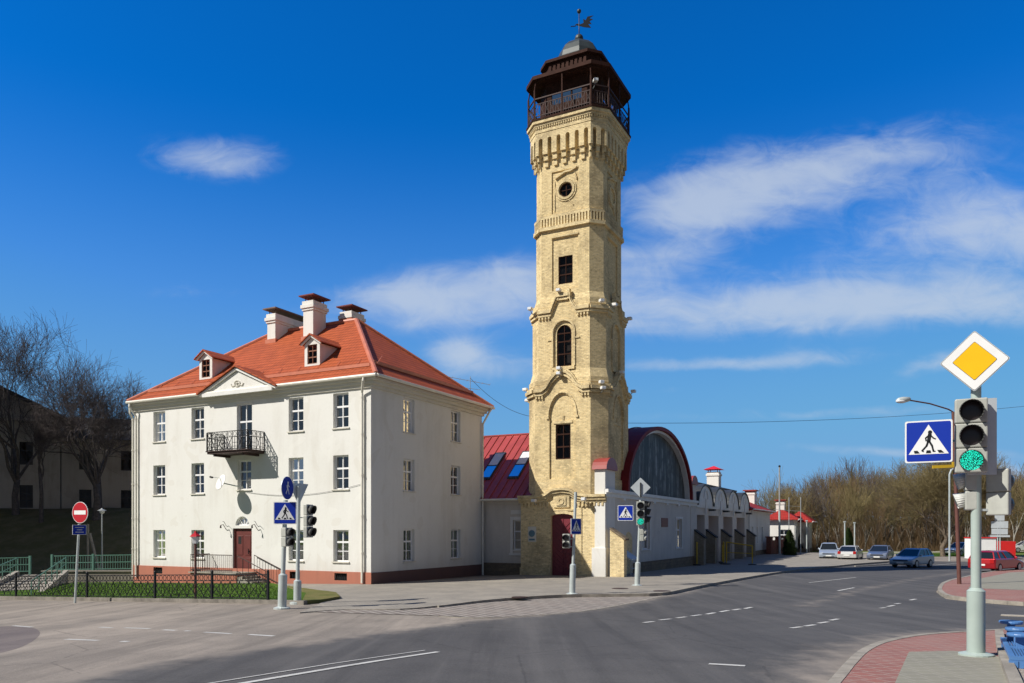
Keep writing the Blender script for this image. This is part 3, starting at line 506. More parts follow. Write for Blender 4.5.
# ------------------------------------------------------------------ windows
def window(parent, mp, u0, u1, v0, v1, dep=.17, curtain=None, fm=None, gm=None, bars=(.62,), glaz=True, fw=.075, name='window', sill=None, arch=False):
    """frame, panes and curtain in an opening; mp(u, v, depth) -> local point"""
    fm = fm or MT['frame']; gm = gm or MT['glass']; mb = MB(); T = .06
    def bb(a, b, c, d, t0=0.0, t1=T):
        mb.add([mp(x, z, dep + t) for t in (t0, t1) for x, z in ((a, b), (c, b), (c, d), (a, d))], [(0, 1, 2, 3), (4, 7, 6, 5), (0, 4, 5, 1), (1, 5, 6, 2), (2, 6, 7, 3), (3, 7, 4, 0)])
    top = v1 - (u1 - u0) / 2 if arch else v1
    bb(u0, v0, u0 + fw, top); bb(u1 - fw, v0, u1, top); bb(u0 + fw, v0, u1 - fw, v0 + fw)
    if arch:
        c, r = (u0 + u1) / 2, (u1 - u0) / 2
        for i in range(10):
            a, b = math.pi * i / 10, math.pi * (i + 1) / 10
            pts = [(c + q * math.cos(t), top + q * math.sin(t)) for q, t in ((r, a), (r, b), (r - fw, b), (r - fw, a))]
            mb.add([mp(x, z, dep + t) for t in (0, T) for x, z in pts], [(0, 1, 2, 3), (4, 7, 6, 5), (0, 4, 5, 1), (1, 5, 6, 2), (2, 6, 7, 3), (3, 7, 4, 0)])
    else: bb(u0 + fw, v1 - fw, u1 - fw, v1)
    zs = [v0 + fw] + [v0 + (v1 - v0) * b for b in bars] + [v1 - fw]
    for z in zs[1:-1]: bb(u0 + fw, z - fw * .6, u1 - fw, z + fw * .6, -.01)
    cu = (u0 + u1) / 2; bb(cu - fw * .32, v0 + fw, cu + fw * .32, v1 - fw, -.006)
    if glaz and len(zs) > 2:
        zm = (zs[0] + zs[1]) / 2; bb(u0 + fw, zm - .018, u1 - fw, zm + .018, .01)
    f = mb.build(name, fm, parent)
    g = MB(); t = dep + .035
    if arch: pl = archp(u0 + .03, u1 - .03, v0 + .02, top); g.add([mp(a, b, t) for a, b in pl], [tuple(range(len(pl)))])
    else: g.quad(mp(u0 + .02, v0 + .02, t), mp(u1 - .02, v0 + .02, t), mp(u1 - .02, v1 - .02, t), mp(u0 + .02, v1 - .02, t))
    g.build('pane', gm, f)
    if curtain:
        cm, kind = curtain; c = MB(); n = 14; t = dep + .16
        if kind == 'full': spans = [(u0 - .02, u1 + .02, v0, v1, 0)]
        elif kind == 'low': spans = [(u0 - .02, u1 + .02, v0, v0 + (v1 - v0) * .6, 0)]
        elif kind == 'side': spans = [(u0, u0 + .42 * (u1 - u0), v0, v0 + .62 * (v1 - v0), 0), (u1 - .30 * (u1 - u0), u1, v0, v1, 0)]
        else: spans = [(u0 + .25 * (u1 - u0), u1, v0, v0 + .6 * (v1 - v0), 1)]
        for a, b, lo, hi, sl in spans:
            for i in range(n):
                x0, x1 = a + (b - a) * i / n, a + (b - a) * (i + 1) / n
                w0, w1 = .03 * math.sin(i * 1.9), .03 * math.sin((i + 1) * 1.9)
                e = .25 * (b - a) * sl
                c.quad(mp(x0 + e * (1 - i / n), lo, t + w0), mp(x1 + e * (1 - (i + 1) / n), lo, t + w1), mp(x1, hi, t + w1), mp(x0, hi, t + w0))
        c.build('curtain', cm, f)
    if sill:
        s_ = MB(); s_.add([mp(x, z, t) for t in (-.07, dep) for x, z in ((u0 - .06, v0 - .05), (u1 + .06, v0 - .05), (u1 + .06, v0 + .012), (u0 - .06, v0 + .012))], [(0, 1, 2, 3), (4, 7, 6, 5), (0, 4, 5, 1), (1, 5, 6, 2), (2, 6, 7, 3), (3, 7, 4, 0)])
        s_.build('sill', sill, f)
    return f
def room_box(mb, x0, y0, z0, x1, y1, z1): mb.box(x0, y0, z0, x1, y1, z1)

# ------------------------------------------------------------------ the white three-storey house
HW, HD, ZE = 17.32, 10.95, 10.05
house = thing('apartment_house', 'white three storey house with orange tiled hip roof, red plinth and small balcony', 'house', HP, BR)
FU = lambda u, v, d: (u, d, v)                         # front wall: depth runs back
SU = lambda u, v, d: (-d, u, v)                        # right side wall
def build_house():
    wf = [(-15.65, -14.65), (-12.5, -11.5), (-5.3, -4.3), (-2.35, -1.38)]
    rows = [(7.83, 9.58), (4.77, 6.48), (1.16, 2.75)]
    front = [(a, b, c, d) for a, b in wf for c, d in rows] + [(-8.95, -7.95, 4.9, 6.5)]
    bdoor = (-9.0, -7.88, 7.0, 9.55); door = (-9.3, -7.9, .5, 2.84); fan = archp(-9.1, -8.1, 3.0, 3.0, .48)
    side = [(a, b, c, d) for a, b in ((2.72, 3.72), (7.38, 8.42)) for c, d in ((7.83, 9.62), (4.77, 6.45), (1.1, 2.79))]
    mb = MB()
    mb.holed(FU, rect(-HW, -.9, 0, ZE), [rect(a, c, b, d) for a, b, c, d in front] + [rect(*[bdoor[i] for i in (0, 2, 1, 3)]), rect(*[door[i] for i in (0, 2, 1, 3)]), fan] + [rect(p, .24, q, .60) for p, q in ((-15.6, -14.85), (-12.4, -11.7), (-5.2, -4.5), (-2.25, -1.45))], .26)
    mb.holed(SU, rect(0, -.9, HD, ZE), [rect(a, c, b, d) for a, b, c, d in side], .26)
    mb.quad((-HW, 0, -.9), (-HW, HD, -.9), (-HW, HD, ZE), (-HW, 0, ZE)); mb.quad((-HW, HD, -.9), (0, HD, -.9), (0, HD, ZE), (-HW, HD, ZE))
    mb.quad((-HW, 0, ZE), (0, 0, ZE), (0, HD, ZE), (-HW, HD, ZE))
    mb.build('wall', MT['wall'], house, recalc=False)
    rm = MB()
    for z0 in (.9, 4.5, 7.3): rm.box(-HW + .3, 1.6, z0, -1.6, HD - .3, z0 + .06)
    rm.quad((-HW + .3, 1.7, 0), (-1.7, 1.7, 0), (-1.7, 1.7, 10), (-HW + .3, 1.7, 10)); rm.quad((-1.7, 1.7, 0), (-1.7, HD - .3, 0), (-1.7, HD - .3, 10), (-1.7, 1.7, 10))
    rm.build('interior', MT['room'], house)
    blue, white, green = (MT['blue_c'], 'side'), (MT['white_c'], 'full'), (MT['green_c'], 'full')
    cur = {(1, 2): blue, (3, 1): (MT['white_c'], 'side'), (0, 1): blue, (1, 1): (MT['blue_c'], 'low'), (0, 2): (MT['blue_c'], 'tied'), (1, 2): blue, (2, 1): (MT['white_c'], 'side'), (2, 2): green, (3, 2): (MT['white_c'], 'tied'), (3, 0): (MT['white_c'], 'side'), (2, 0): (MT['blue_c'], 'side'), (0, 0): (MT['white_c'], 'low'), (1, 0): (MT['white_c'], 'side')}
    for i, (a, b) in enumerate(wf):
        for j, (c, d) in enumerate(rows): window(house, FU, a, b, c, d, curtain=cur.get((i, j), (MT['white_c'], 'side')), sill=MT['soffit'])
    window(house, FU, -8.95, -7.95, 4.9, 6.5, curtain=(MT['blue_c'], 'low'), sill=MT['soffit'])
    window(house, FU, *bdoor, bars=(.62,), name='balcony_door', curtain=(MT['white_c'], 'side'), dep=.15)
    for i, (a, b, c, d) in enumerate(side): window(house, SU, a, b, c, d, curtain=(MT['white_c'], 'full') if i in (0, 1, 3) else (green if i in (2, 5) else None), sill=MT['soffit'])
    # fanlight and door
    fl_ = MB(); pl = archp(-9.1, -8.1, 3.0, 3.0, .48)
    for k in (-.25, 0, .25): fl_.bar((-8.6 + k * .3, .16, 3.0), (-8.6 + k * 1.5, .16, 3.40), .035)
    fl_.box(-9.1, .14, 3.0, -8.1, .2, 3.05); f = fl_.build('fanlight', MT['frame'], house); g = MB(); g.add([FU(a, b, .2) for a, b in pl], [tuple(range(len(pl)))]); g.build('pane', MT['glass'], f)
    d = MB(); x0, x1, z0, z1 = door; d.box(x0, .14, z0, x1, .2, z1); d.box(x0, .08, z0, x0 + .09, .14, z1); d.box(x1 - .09, .08, z0, x1, .14, z1); d.box(x0 + .09, .08, z1 - .09, x1 - .09, .14, z1)
    for u in (x0 + .2, x0 + .78):
        for zz, hh in ((z0 + .15, .6), (z0 + .9, 1.05)): d.box(u, .115, zz, u + .42, .14, zz + hh)
    dd = d.build('door', MT['bdoor'], house, bevel=.012); h = MB(); h.bar((x1 - .3, .05, 1.45), (x1 - .3, .05, 1.75), .035); h.box(x1 - .32, .05, 1.58, x1 - .28, .14, 1.62); h.build('handle', MT['iron'], dd)
    i = MB(); i.box(x0 + .3, .108, 2.0, x0 + .52, .114, 2.4); i.build('door_window', MT['void'], dd)
    # plinth with cellar vents
    p = MB(); t = .035; vents = [(-15.6, -14.85), (-12.4, -11.7), (-5.2, -4.5), (-2.25, -1.45)]
    p.holed(lambda u, v, d_: (u, -t + d_, v), rect(-HW - t, -.9, t, .68), [rect(a, .24, b, .60) for a, b in vents], .2)
    p2 = MB(); p2.holed(lambda u, v, d_: (t - d_, u, v), rect(-t, -.9, HD, .66), [], 0); p2.quad((t, -t, .66), (t, HD, .66), (-.02, HD, .66), (-.02, -t, .66)); p2.build('plinth', MT['plinth_shade'], house, recalc=False)  # side plinth coloured darker than the front to deepen its shade
    p.quad((-HW - t, -t, .68), (t, -t, .68), (t, .02, .68), (-HW - t, .02, .68)); p.quad((-HW - t, -t, -.9), (-HW - t, HD, -.9), (-HW - t, HD, .68), (-HW - t, -t, .68))
    p.build('plinth', MT['plinth'], house, recalc=False)
    for a, b in vents:
        v = MB(); v.quad((a, .12, .24), (b, .12, .24), (b, .12, .60), (a, .12, .60))
        for k in range(1, 6): x = a + (b - a) * k / 6; v.box(x - .012, .06, .24, x + .012, .085, .60)
        v.build('vent', MT['void'], house)
    # cornice
    c = MB()
    for e, z0, z1 in ((.14, 9.70, 9.86), (.30, 9.86, 10.02), (.5, 10.02, 10.16)):
        c.box(-HW - e * .2, -e * .6, z0, e * .9, HD + e * .6, z1)
    c.build('cornice', MT['soffit'], house)
    # roof
    O = .68; sl = .80; zr = 10.27; Y0, Y1, X0, X1 = -.34, HD + .4, -HW - .14, .56; run = (Y1 - Y0) / 2; ym = (Y0 + Y1) / 2; zt = zr + run * sl
    A, B = (X0 + run, ym, zt), (X1 - run, ym, zt); e = [(X0, Y0, zr), (X1, Y0, zr), (X1, Y1, zr), (X0, Y1, zr)]; lo = [(x, y, zr - .09) for x, y, _ in e]
    r = MB(); r.quad(e[0], e[1], B, A); r.tri(e[1], e[2], B); r.quad(e[2], e[3], A, B); r.tri(e[3], e[0], A)
    for k in range(4): r.quad(lo[k], lo[(k + 1) % 4], e[(k + 1) % 4], e[k])
    r.quad(*lo); roof = r.build('roof', MT['tile'], house, recalc=True)
    rt = MB()
    for a, b in ((e[0], A), (e[1], B), (e[2], B), (e[3], A), (A, B)): rt.tube([a, b], .13, 8)
    rt.build('ridge_tiles', MT['ridge'], roof)
    rz = lambda y: zr + (y - Y0) * sl
    sg = MB()                                        # snow guard: a lath along the eave and small stays
    for yy in (.35,): sg.bar((X0 + .9, yy, rz(yy) + .10), (X1 - .9, yy, rz(yy) + .10), .05, .16)
    for k in range(13):
        x = X0 + 1.6 + k * 1.33; sg.bar((x, .35, rz(.35) + .1), (x - .25, 1.1, rz(1.1) + .05), .018)
    yb = lambda y: zr + (X1 - y) * sl
    sg.bar((X1 - .95, .7, yb(X1 - .95) + .1), (X1 - .95, HD - .4, yb(X1 - .95) + .1), .05, .16)
    sg.build('snow_guard', MT['ridge'], roof)
    def gut(a, b):
        g_ = MB(); a, b = Vector(a), Vector(b); g_.tube([a, b], .085, 8); g_.build('gutter', MT['gutter'], house)
    gut((X0, Y0 - .06, zr - .06), (X1 + .05, Y0 - .06, zr - .06)); gut((X1 + .06, Y0, zr - .06), (X1 + .06, Y1, zr - .06))
    def downpipe(pts, zb):
        g_ = MB(); g_.tube(pts, .062, 8)
        for z in (1.6, 3.4, 5.4, 7.4, 9.2): g_.tube([(pts[-1][0], pts[-1][1], z), (pts[-1][0], pts[-1][1], z + .08)], .078, 8)
        g_.build('downpipe', MT['gutter'], house)
    downpipe([(-.15, Y0 - .03, 10.2), (-.15, -.42, 9.98), (-.45, -.12, 9.45), (-.45, -.12, .15)], .15)
    downpipe([(-HW + .1, Y0 - .03, 10.2), (-HW + .14, -.42, 9.95), (-HW + .32, -.12, 9.4), (-HW + .32, -.12, .0)], 0)
    downpipe([(-HW - .1, Y0 + .1, 10.2), (-HW - .1, -.2, 9.6), (-HW - .09, -.02, 9.3), (-HW - .09, -.02, .0)], 0)
    downpipe([(.60, HD + .2, 10.2), (.5, HD + .05, 9.95), (.12, HD - .1, 9.2), (.12, HD - .1, .0)], 0)
    # chimneys
    def chimney(x0, x1, y0, y1, zb, zt_, plate, tilt):
        c_ = MB(); c_.box(x0, y0, zb, x1, y1, zt_ - .55)
        for k, (ee, z0, z1) in enumerate(((.06, zt_ - .55, zt_ - .42), (.12, zt_ - .42, zt_ - .22), (.05, zt_ - .22, zt_))): c_.box(x0 - ee, y0 - ee, z0, x1 + ee, y1 + ee, z1)
        c = c_.build('chimney', MT['wall'], roof, bevel=.015)
        q = MB(); w = .19
        for a in (x0 + .1, x1 - .1):
            for b in (y0 + .1, y1 - .1): q.box(a - .02, b - .02, zt_, a + .02, b + .02, zt_ + .32 + (tilt if b > (y0 + y1) / 2 else 0))
        q.extr([(x0 - w, y0 - w, zt_ + .26), (x1 + w, y0 - w, zt_ + .26), (x1 + w, y1 + w, zt_ + .26 + tilt), (x0 - w, y1 + w, zt_ + .26 + tilt)], (0, 0, .07))
        q.build('chimney_cover', plate, c)
        fl = MB(); fl.box(x0 - .09, y0 - .09, rz(y0) - .3, x1 + .09, y0 + .3, rz(y0) + .17); fl.build('flashing', MT['ridge'], c)
    chimney(-11.1, -10.45, 4.35, 7.2, 12.5, 15.72, MT['redcap2'], .0)
    chimney(-8.0, -7.25, 4.05, 5.15, 12.5, 16.0, MT['capred'], .0)
    chimney(-6.85, -6.05, 6.0, 7.1, 12.8, 15.72, MT['capred'], .0)
    # dormers
    for cx in (-12.6, -4.68):
        y0 = 1.08; z0 = rz(y0) - .1; hw_, wall_h = .52, 1.25; d_ = MB()
        front_pts = [(cx - hw_, z0), (cx + hw_, z0), (cx + hw_, z0 + wall_h), (cx, z0 + wall_h + .38), (cx - hw_, z0 + wall_h)]
        d_.holed(lambda u, v, q: (u, y0 + q, v), front_pts, [rect(cx - .33, z0 + .2, cx + .33, z0 + 1.22)], .1)
        for s in (-1, 1): d_.quad((cx + s * hw_, y0, z0), (cx + s * hw_, y0 + 2.2, z0), (cx + s * hw_, y0 + 2.2, z0 + wall_h), (cx + s * hw_, y0, z0 + wall_h))
        dm = d_.build('dormer', MT['wall'], roof, recalc=False)
        window(dm, lambda u, v, q: (u, y0 + q, v), cx - .33, cx + .33, z0 + .2, z0 + 1.22, .05, fm=MT['bwood'], fw=.05, bars=(.35, .68), glaz=False, name='dormer_window', gm=MT['dglass'])
        rr = MB()
        for s in (-1, 1):
            a = Vector((cx, y0 - .22, z0 + wall_h + .47)); b = Vector((cx + s * .74, y0 - .22, z0 + wall_h - .02)); rr.extr([a, b, b + Vector((0, 2.5, 0)), a + Vector((0, 3.0, 0))], (0, 0, .06))
        rr.build('dormer_roof', MT['tile'], dm)
        tr_ = MB()
        for s in (-1, 1): tr_.bar((cx, y0 - .1, z0 + wall_h + .42), (cx + s * .68, y0 - .1, z0 + wall_h - .03), .07, .1)
        tr_.build('dormer_trim', MT['trim'], dm)
    # pediment over the balcony
    pz, pm, ph = 10.2, -8.55, 1.02; xl, xr = -11.0, -6.1
    pd = MB(); pd.extr([(xl, -.38, pz), (xr, -.38, pz), (pm, -.38, pz + ph)], (0, 1.5, 0)); pe = pd.build('pediment', MT['wall'], house)
    tr_ = MB()
    tr_.box(xl - .1, -.50, pz - .2, xr + .1, -.381, pz)
    for a, s in ((xl - .35, 1), (xr + .35, -1)):
        p0, p1 = Vector((a, -.50, pz - .04)), Vector((pm, -.50, pz + ph + .18)); tr_.extr([p0, p1, p1 - Vector((0, 0, .13)), p0 - Vector((0, 0, .11))], (0, .25, 0))
    tr_.build('pediment_moulding', MT['trim'], pe)
    pr = MB()
    for a in (xl - .45, xr + .45):
        p0, p1 = Vector((a, -.60, pz - .05)), Vector((pm, -.60, pz + ph + .22)); pr.extr([p0, p1, p1 + Vector((0, 2.6, 0)), p0 + Vector((0, .75, 0))], (0, 0, .08))
    pr.build('pediment_roof', MT['tile'], pe)
    orn = MB()
    orn.tube([(pm + .2 * math.cos(k * .524), -.40, pz + .5 + .2 * math.sin(k * .524)) for k in range(13)], .035, 6)
    for s in (-1, 1): orn.tube([(pm + s * .1, -.4, pz + .4), (pm + s * .38, -.4, pz + .34), (pm + s * .45, -.4, pz + .5)], .035, 6)
    orn.ball((pm, -.40, pz + .5), .09); orn.v = [(x, y, pz + .36 + (z_ - pz - .5) * .8) for x, y, z_ in orn.v]; orn.build('ornament', MT['soffit'], pe)
    # balcony
    bx0, bx1, P_, bz = -9.95, -7.0, 1.15, 6.92
    bl = MB(); bl.box(bx0, -P_, bz - .14, bx1, 0, bz); bl.box(bx0 - .06, -P_ - .06, bz - .03, bx1 + .06, -.0, bz + .02)
    for x in (bx0 + .35, bx1 - .5): bl.box(x, -P_ + .1, bz - .26, x + .14, 0, bz - .14)
    bal = bl.build('balcony', MT['riron'], house)
    def railpanel(a, b, n, name='balcony_railing'):
        q = MB(); a, b = Vector(a), Vector(b); H_ = 1.0; up = Vector((0, 0, 1))
        for h in (.08, .70, 1.0): q.bar(a + up * h, b + up * h, .035)
        for k in range(n + 1): p = a.lerp(b, k / n); q.bar(p + up * .02, p + up * H_, .03 if k % n else .06)
        for k in range(n):
            p, r_ = a.lerp(b, (k + .12) / n), a.lerp(b, (k + .88) / n); m_ = a.lerp(b, (k + .5) / n)
            if k % 2 == 0:
                q.bar(p + up * .12, r_ + up * .66, .022); q.bar(r_ + up * .12, p + up * .66, .022)
            else:
                for s0, s1 in ((.2, .4), (.4, .58)): q.bar(p + up * s0, r_ + up * s0, .022)
                q.bar(m_ + up * .1, m_ + up * .68, .022)
            q.tube([m_ + (r_ - p) * .4 * math.cos(t * .785) + up * (.85 + .11 * math.sin(t * .785)) for t in range(9)], .012, 4)
        q.build(name, MT['iron'], bal)
    railpanel((bx0, -P_, bz), (bx1, -P_, bz), 8); railpanel((bx1, -P_, bz), (bx1, 0, bz), 4); railpanel((bx0, 0, bz), (bx0, -P_, bz), 4)
    # doorstep: landing and stairs
    st = MB(); st.box(-11.0, -1.35, -.9, -7.6, -.04, .46); ld = st.build('porch', MT['plinth'], house)
    tp = MB(); tp.box(-11.08, -1.42, .46, -7.55, -.04, .52); tp.build('porch_slab', MT['conc'], ld)
    stp = MB(); nst = 6
    for k in range(nst): stp.box(-7.6 + k * .34, -1.3, -.9, -7.6 + (k + 1) * .34, -.06, .46 - (k + 1) * .125)
    stp.build('steps', MT['conc'], ld)
    rl = MB(); up = Vector((0, 0, 1))
    def rail(pts, n):
        for h in (.92, .12): rl.tube([Vector(p) + up * h for p in pts], .022, 6)
        for a, b in zip(pts, pts[1:]):
            a, b = Vector(a), Vector(b); k_ = max(2, int((b - a).length / n))
            for k in range(k_ + 1): p = a.lerp(b, k / k_); rl.bar(p, p + up * .92, .018)
    rail([(-10.95, -.1, .52), (-10.95, -1.36, .52), (-7.9, -1.36, .52)], .14)
    rail([(-7.6, -1.30, .5), (-5.6, -1.30, -.25)], .36)
    rail([(-7.6, -.12, .5), (-5.6, -.12, -.25)], .36)
    rl.build('porch_railing', MT['riron'], ld)
    for x in (-9.75, -7.45):
        b = MB(); b.tube([(x, -.02, 2.75), (x, -.25, 3.05), (x, -.42, 3.0)], .018, 6); b.tube([(x, -.02, 2.95), (x, -.2, 3.2), (x + .1, -.38, 3.22)], .012, 6); b.tube([(x, -.42, 3.0), (x, -.42, 2.85)], [.03, .05], 8); b.build('lamp_bracket', MT['riron'], house)
MT['redcap2'] = M('brown_cap_sheet', (.16, .10, .07), .5, .1, .15)
build_house()

# satellite dish on the house front
def dish():
    t = thing('satellite_dish', 'white satellite dish on an arm from the white house wall beside the middle window', 'satellite dish', HP + BX * -9.15 + BY * -.85 + Vector((0, 0, 5.25)), BR)
    mb = MB(); n = 20; rings = [(r, .10 * (r / .45) ** 2) for r in (.0, .15, .3, .45)]
    ax = Vector((-.30, -1.0, .40)).normalized(); a = ax.orthogonal().normalized(); b = ax.cross(a)
    vs = [tuple(ax * (-h * -1) + a * r * math.cos(6.2832 * k / n) + b * r * math.sin(6.2832 * k / n)) for r, h in rings[1:] for k in range(n)] + [(0, 0, 0)]
    fs = [(i * n + k, i * n + (k + 1) % n, (i + 1) * n + (k + 1) % n, (i + 1) * n + k) for i in range(2) for k in range(n)] + [(k, (k + 1) % n, 3 * n) for k in range(n)]
    mb.add(vs, fs); o = mb.build('reflector', MT['trim'], t, smooth=True); o.modifiers.new('thick', 'SOLIDIFY').thickness = .02
    m2 = MB(); m2.tube([(0, 0, 0), (.5, .45, -.15), (.6, .85, -.2)], .03, 8); m2.build('bracket', MT['steel'], t)
    m3 = MB(); m3.tube([b * -.42 + ax * .05, ax * .62 - b * .1], .015, 6); m3.build('feed_arm', MT['steel'], t)
    m4 = MB(); m4.tube([ax * .55 - b * .12, ax * .72 - b * .06], .05, 8); m4.build('feed_horn', MT['hous_d'], t)
dish()
# roof antenna behind the house roof
def antenna():
    t = thing('roof_antenna', 'thin television antenna standing on the right hip of the tiled roof', 'antenna', HP + BX * -.5 + BY * 10.4 + Vector((0, 0, 10.2)), BR)
    m = MB(); m.tube([(0, 0, 0), (0, 0, 1.9)], .018, 6); m.build('mast', MT['gpole'], t)
    b = MB(); b.tube([(-1.2, -1.0, 1.85), (.9, .8, 1.45)], .015, 5)
    for k in range(7):
        p = Vector((-1.2, -1.0, 1.85)).lerp(Vector((.9, .8, 1.45)), k / 6); b.tube([p + Vector((-.2, .25, 0)), p + Vector((.2, -.25, 0))], .01, 4)
    b.tube([(-.4, -.4, 1.2), (.5, .4, 1.1)], .015, 5); b.build('aerial', MT['gpole'], t)
antenna()
# ------------------------------------------------------------------ the brick fire tower
tower = thing('fire_tower', 'tall yellow brick fire tower with dark wooden lookout gallery and slate dome', 'tower', TC, BR)
def octo(S, t):
    h = S / 2; return [(-h + t, -h), (h - t, -h), (h, -h + t), (h, h - t), (h - t, h), (-h + t, h), (-h, h - t), (-h, -h + t)]
def oprism(mb, S0, t0, z0, S1, t1, z1, cap=True):
    a, b = octo(S0, t0), octo(S1, t1); vs = [(x, y, z0) for x, y in a] + [(x, y, z1) for x, y in b]
    mb.add(vs, [(i, (i + 1) % 8, 8 + (i + 1) % 8, 8 + i) for i in range(8)] + ([tuple(range(8))[::-1], tuple(range(8, 16))] if cap else []))
def facemap(k, S):
    """front (0), right (1), back (2), left (3) face of a square body of side S"""
    a = k * math.pi / 2; c, s = math.cos(a), math.sin(a)
    def f(u, v, d): x, y = u, -S / 2 + d; return (x * c - y * s, x * s + y * c, v)
    return f
def chammap(k, S, t):
    a = k * math.pi / 2; c, s = math.cos(a), math.sin(a); p0, p1 = Vector((S / 2 - t, -S / 2)), Vector((S / 2, -S / 2 + t)); m = (p0 + p1) / 2; d = (p1 - p0).normalized(); n = Vector((-d.y, d.x))
    def f(u, v, q): p = m + d * u + n * q; return (p.x * c - p.y * s, p.x * s + p.y * c, v)
    return f, (p1 - p0).length
def strip(mb, mp, pts, h, out, dz=0.0):
    """moulding that follows a line of (u, v) points on a face: section h high, `out` proud"""
    for (u0, v0), (u1, v1) in zip(pts, pts[1:]):
        if abs(u1 - u0) < 1e-6:
            lo, hi = min(v0, v1), max(v0, v1) + h; w = h * .9
            mb.add([mp(u, v, d) for d in (-out, .04) for u, v in ((u0 - w / 2, lo), (u0 + w / 2, lo), (u0 + w / 2, hi), (u0 - w / 2, hi))], [(0, 1, 2, 3), (4, 7, 6, 5), (0, 4, 5, 1), (1, 5, 6, 2), (2, 6, 7, 3), (3, 7, 4, 0)])
        else:
            mb.add([mp(u, v, d) for d in (-out, .04) for u, v in ((u0, v0), (u1, v1), (u1, v1 + h), (u0, v0 + h))], [(0, 1, 2, 3), (4, 7, 6, 5), (0, 4, 5, 1), (1, 5, 6, 2), (2, 6, 7, 3), (3, 7, 4, 0)])
def fbox(mb, mp, u0, v0, u1, v1, d0, d1):
    mb.add([mp(u, v, d) for d in (d0, d1) for u, v in ((u0, v0), (u1, v0), (u1, v1), (u0, v1))], [(0, 1, 2, 3), (4, 7, 6, 5), (0, 4, 5, 1), (1, 5, 6, 2), (2, 6, 7, 3), (3, 7, 4, 0)])
def ring(mb, mp, pts, w, d0, d1, closed=True):
    """raised band along an outline"""
    n = len(pts); c = (sum(p[0] for p in pts) / n, sum(p[1] for p in pts) / n)
    rng = range(n if closed else n - 1)
    nr = []
    for i in range(n):
        a, b = Vector(pts[(i - 1) % n if closed else max(0, i - 1)]), Vector(pts[(i + 1) % n if closed else min(n - 1, i + 1)]); t = (b - a).normalized(); q = Vector((t.y, -t.x))
        nr.append(q)
    for i in rng:
        j = (i + 1) % n; A, B = Vector(pts[i]), Vector(pts[j]); q = [A, B, B + nr[j] * w, A + nr[i] * w]
        mb.add([mp(p.x, p.y, d) for d in (d0, d1) for p in q], [(0, 1, 2, 3), (4, 7, 6, 5), (0, 4, 5, 1), (1, 5, 6, 2), (2, 6, 7, 3), (3, 7, 4, 0)])
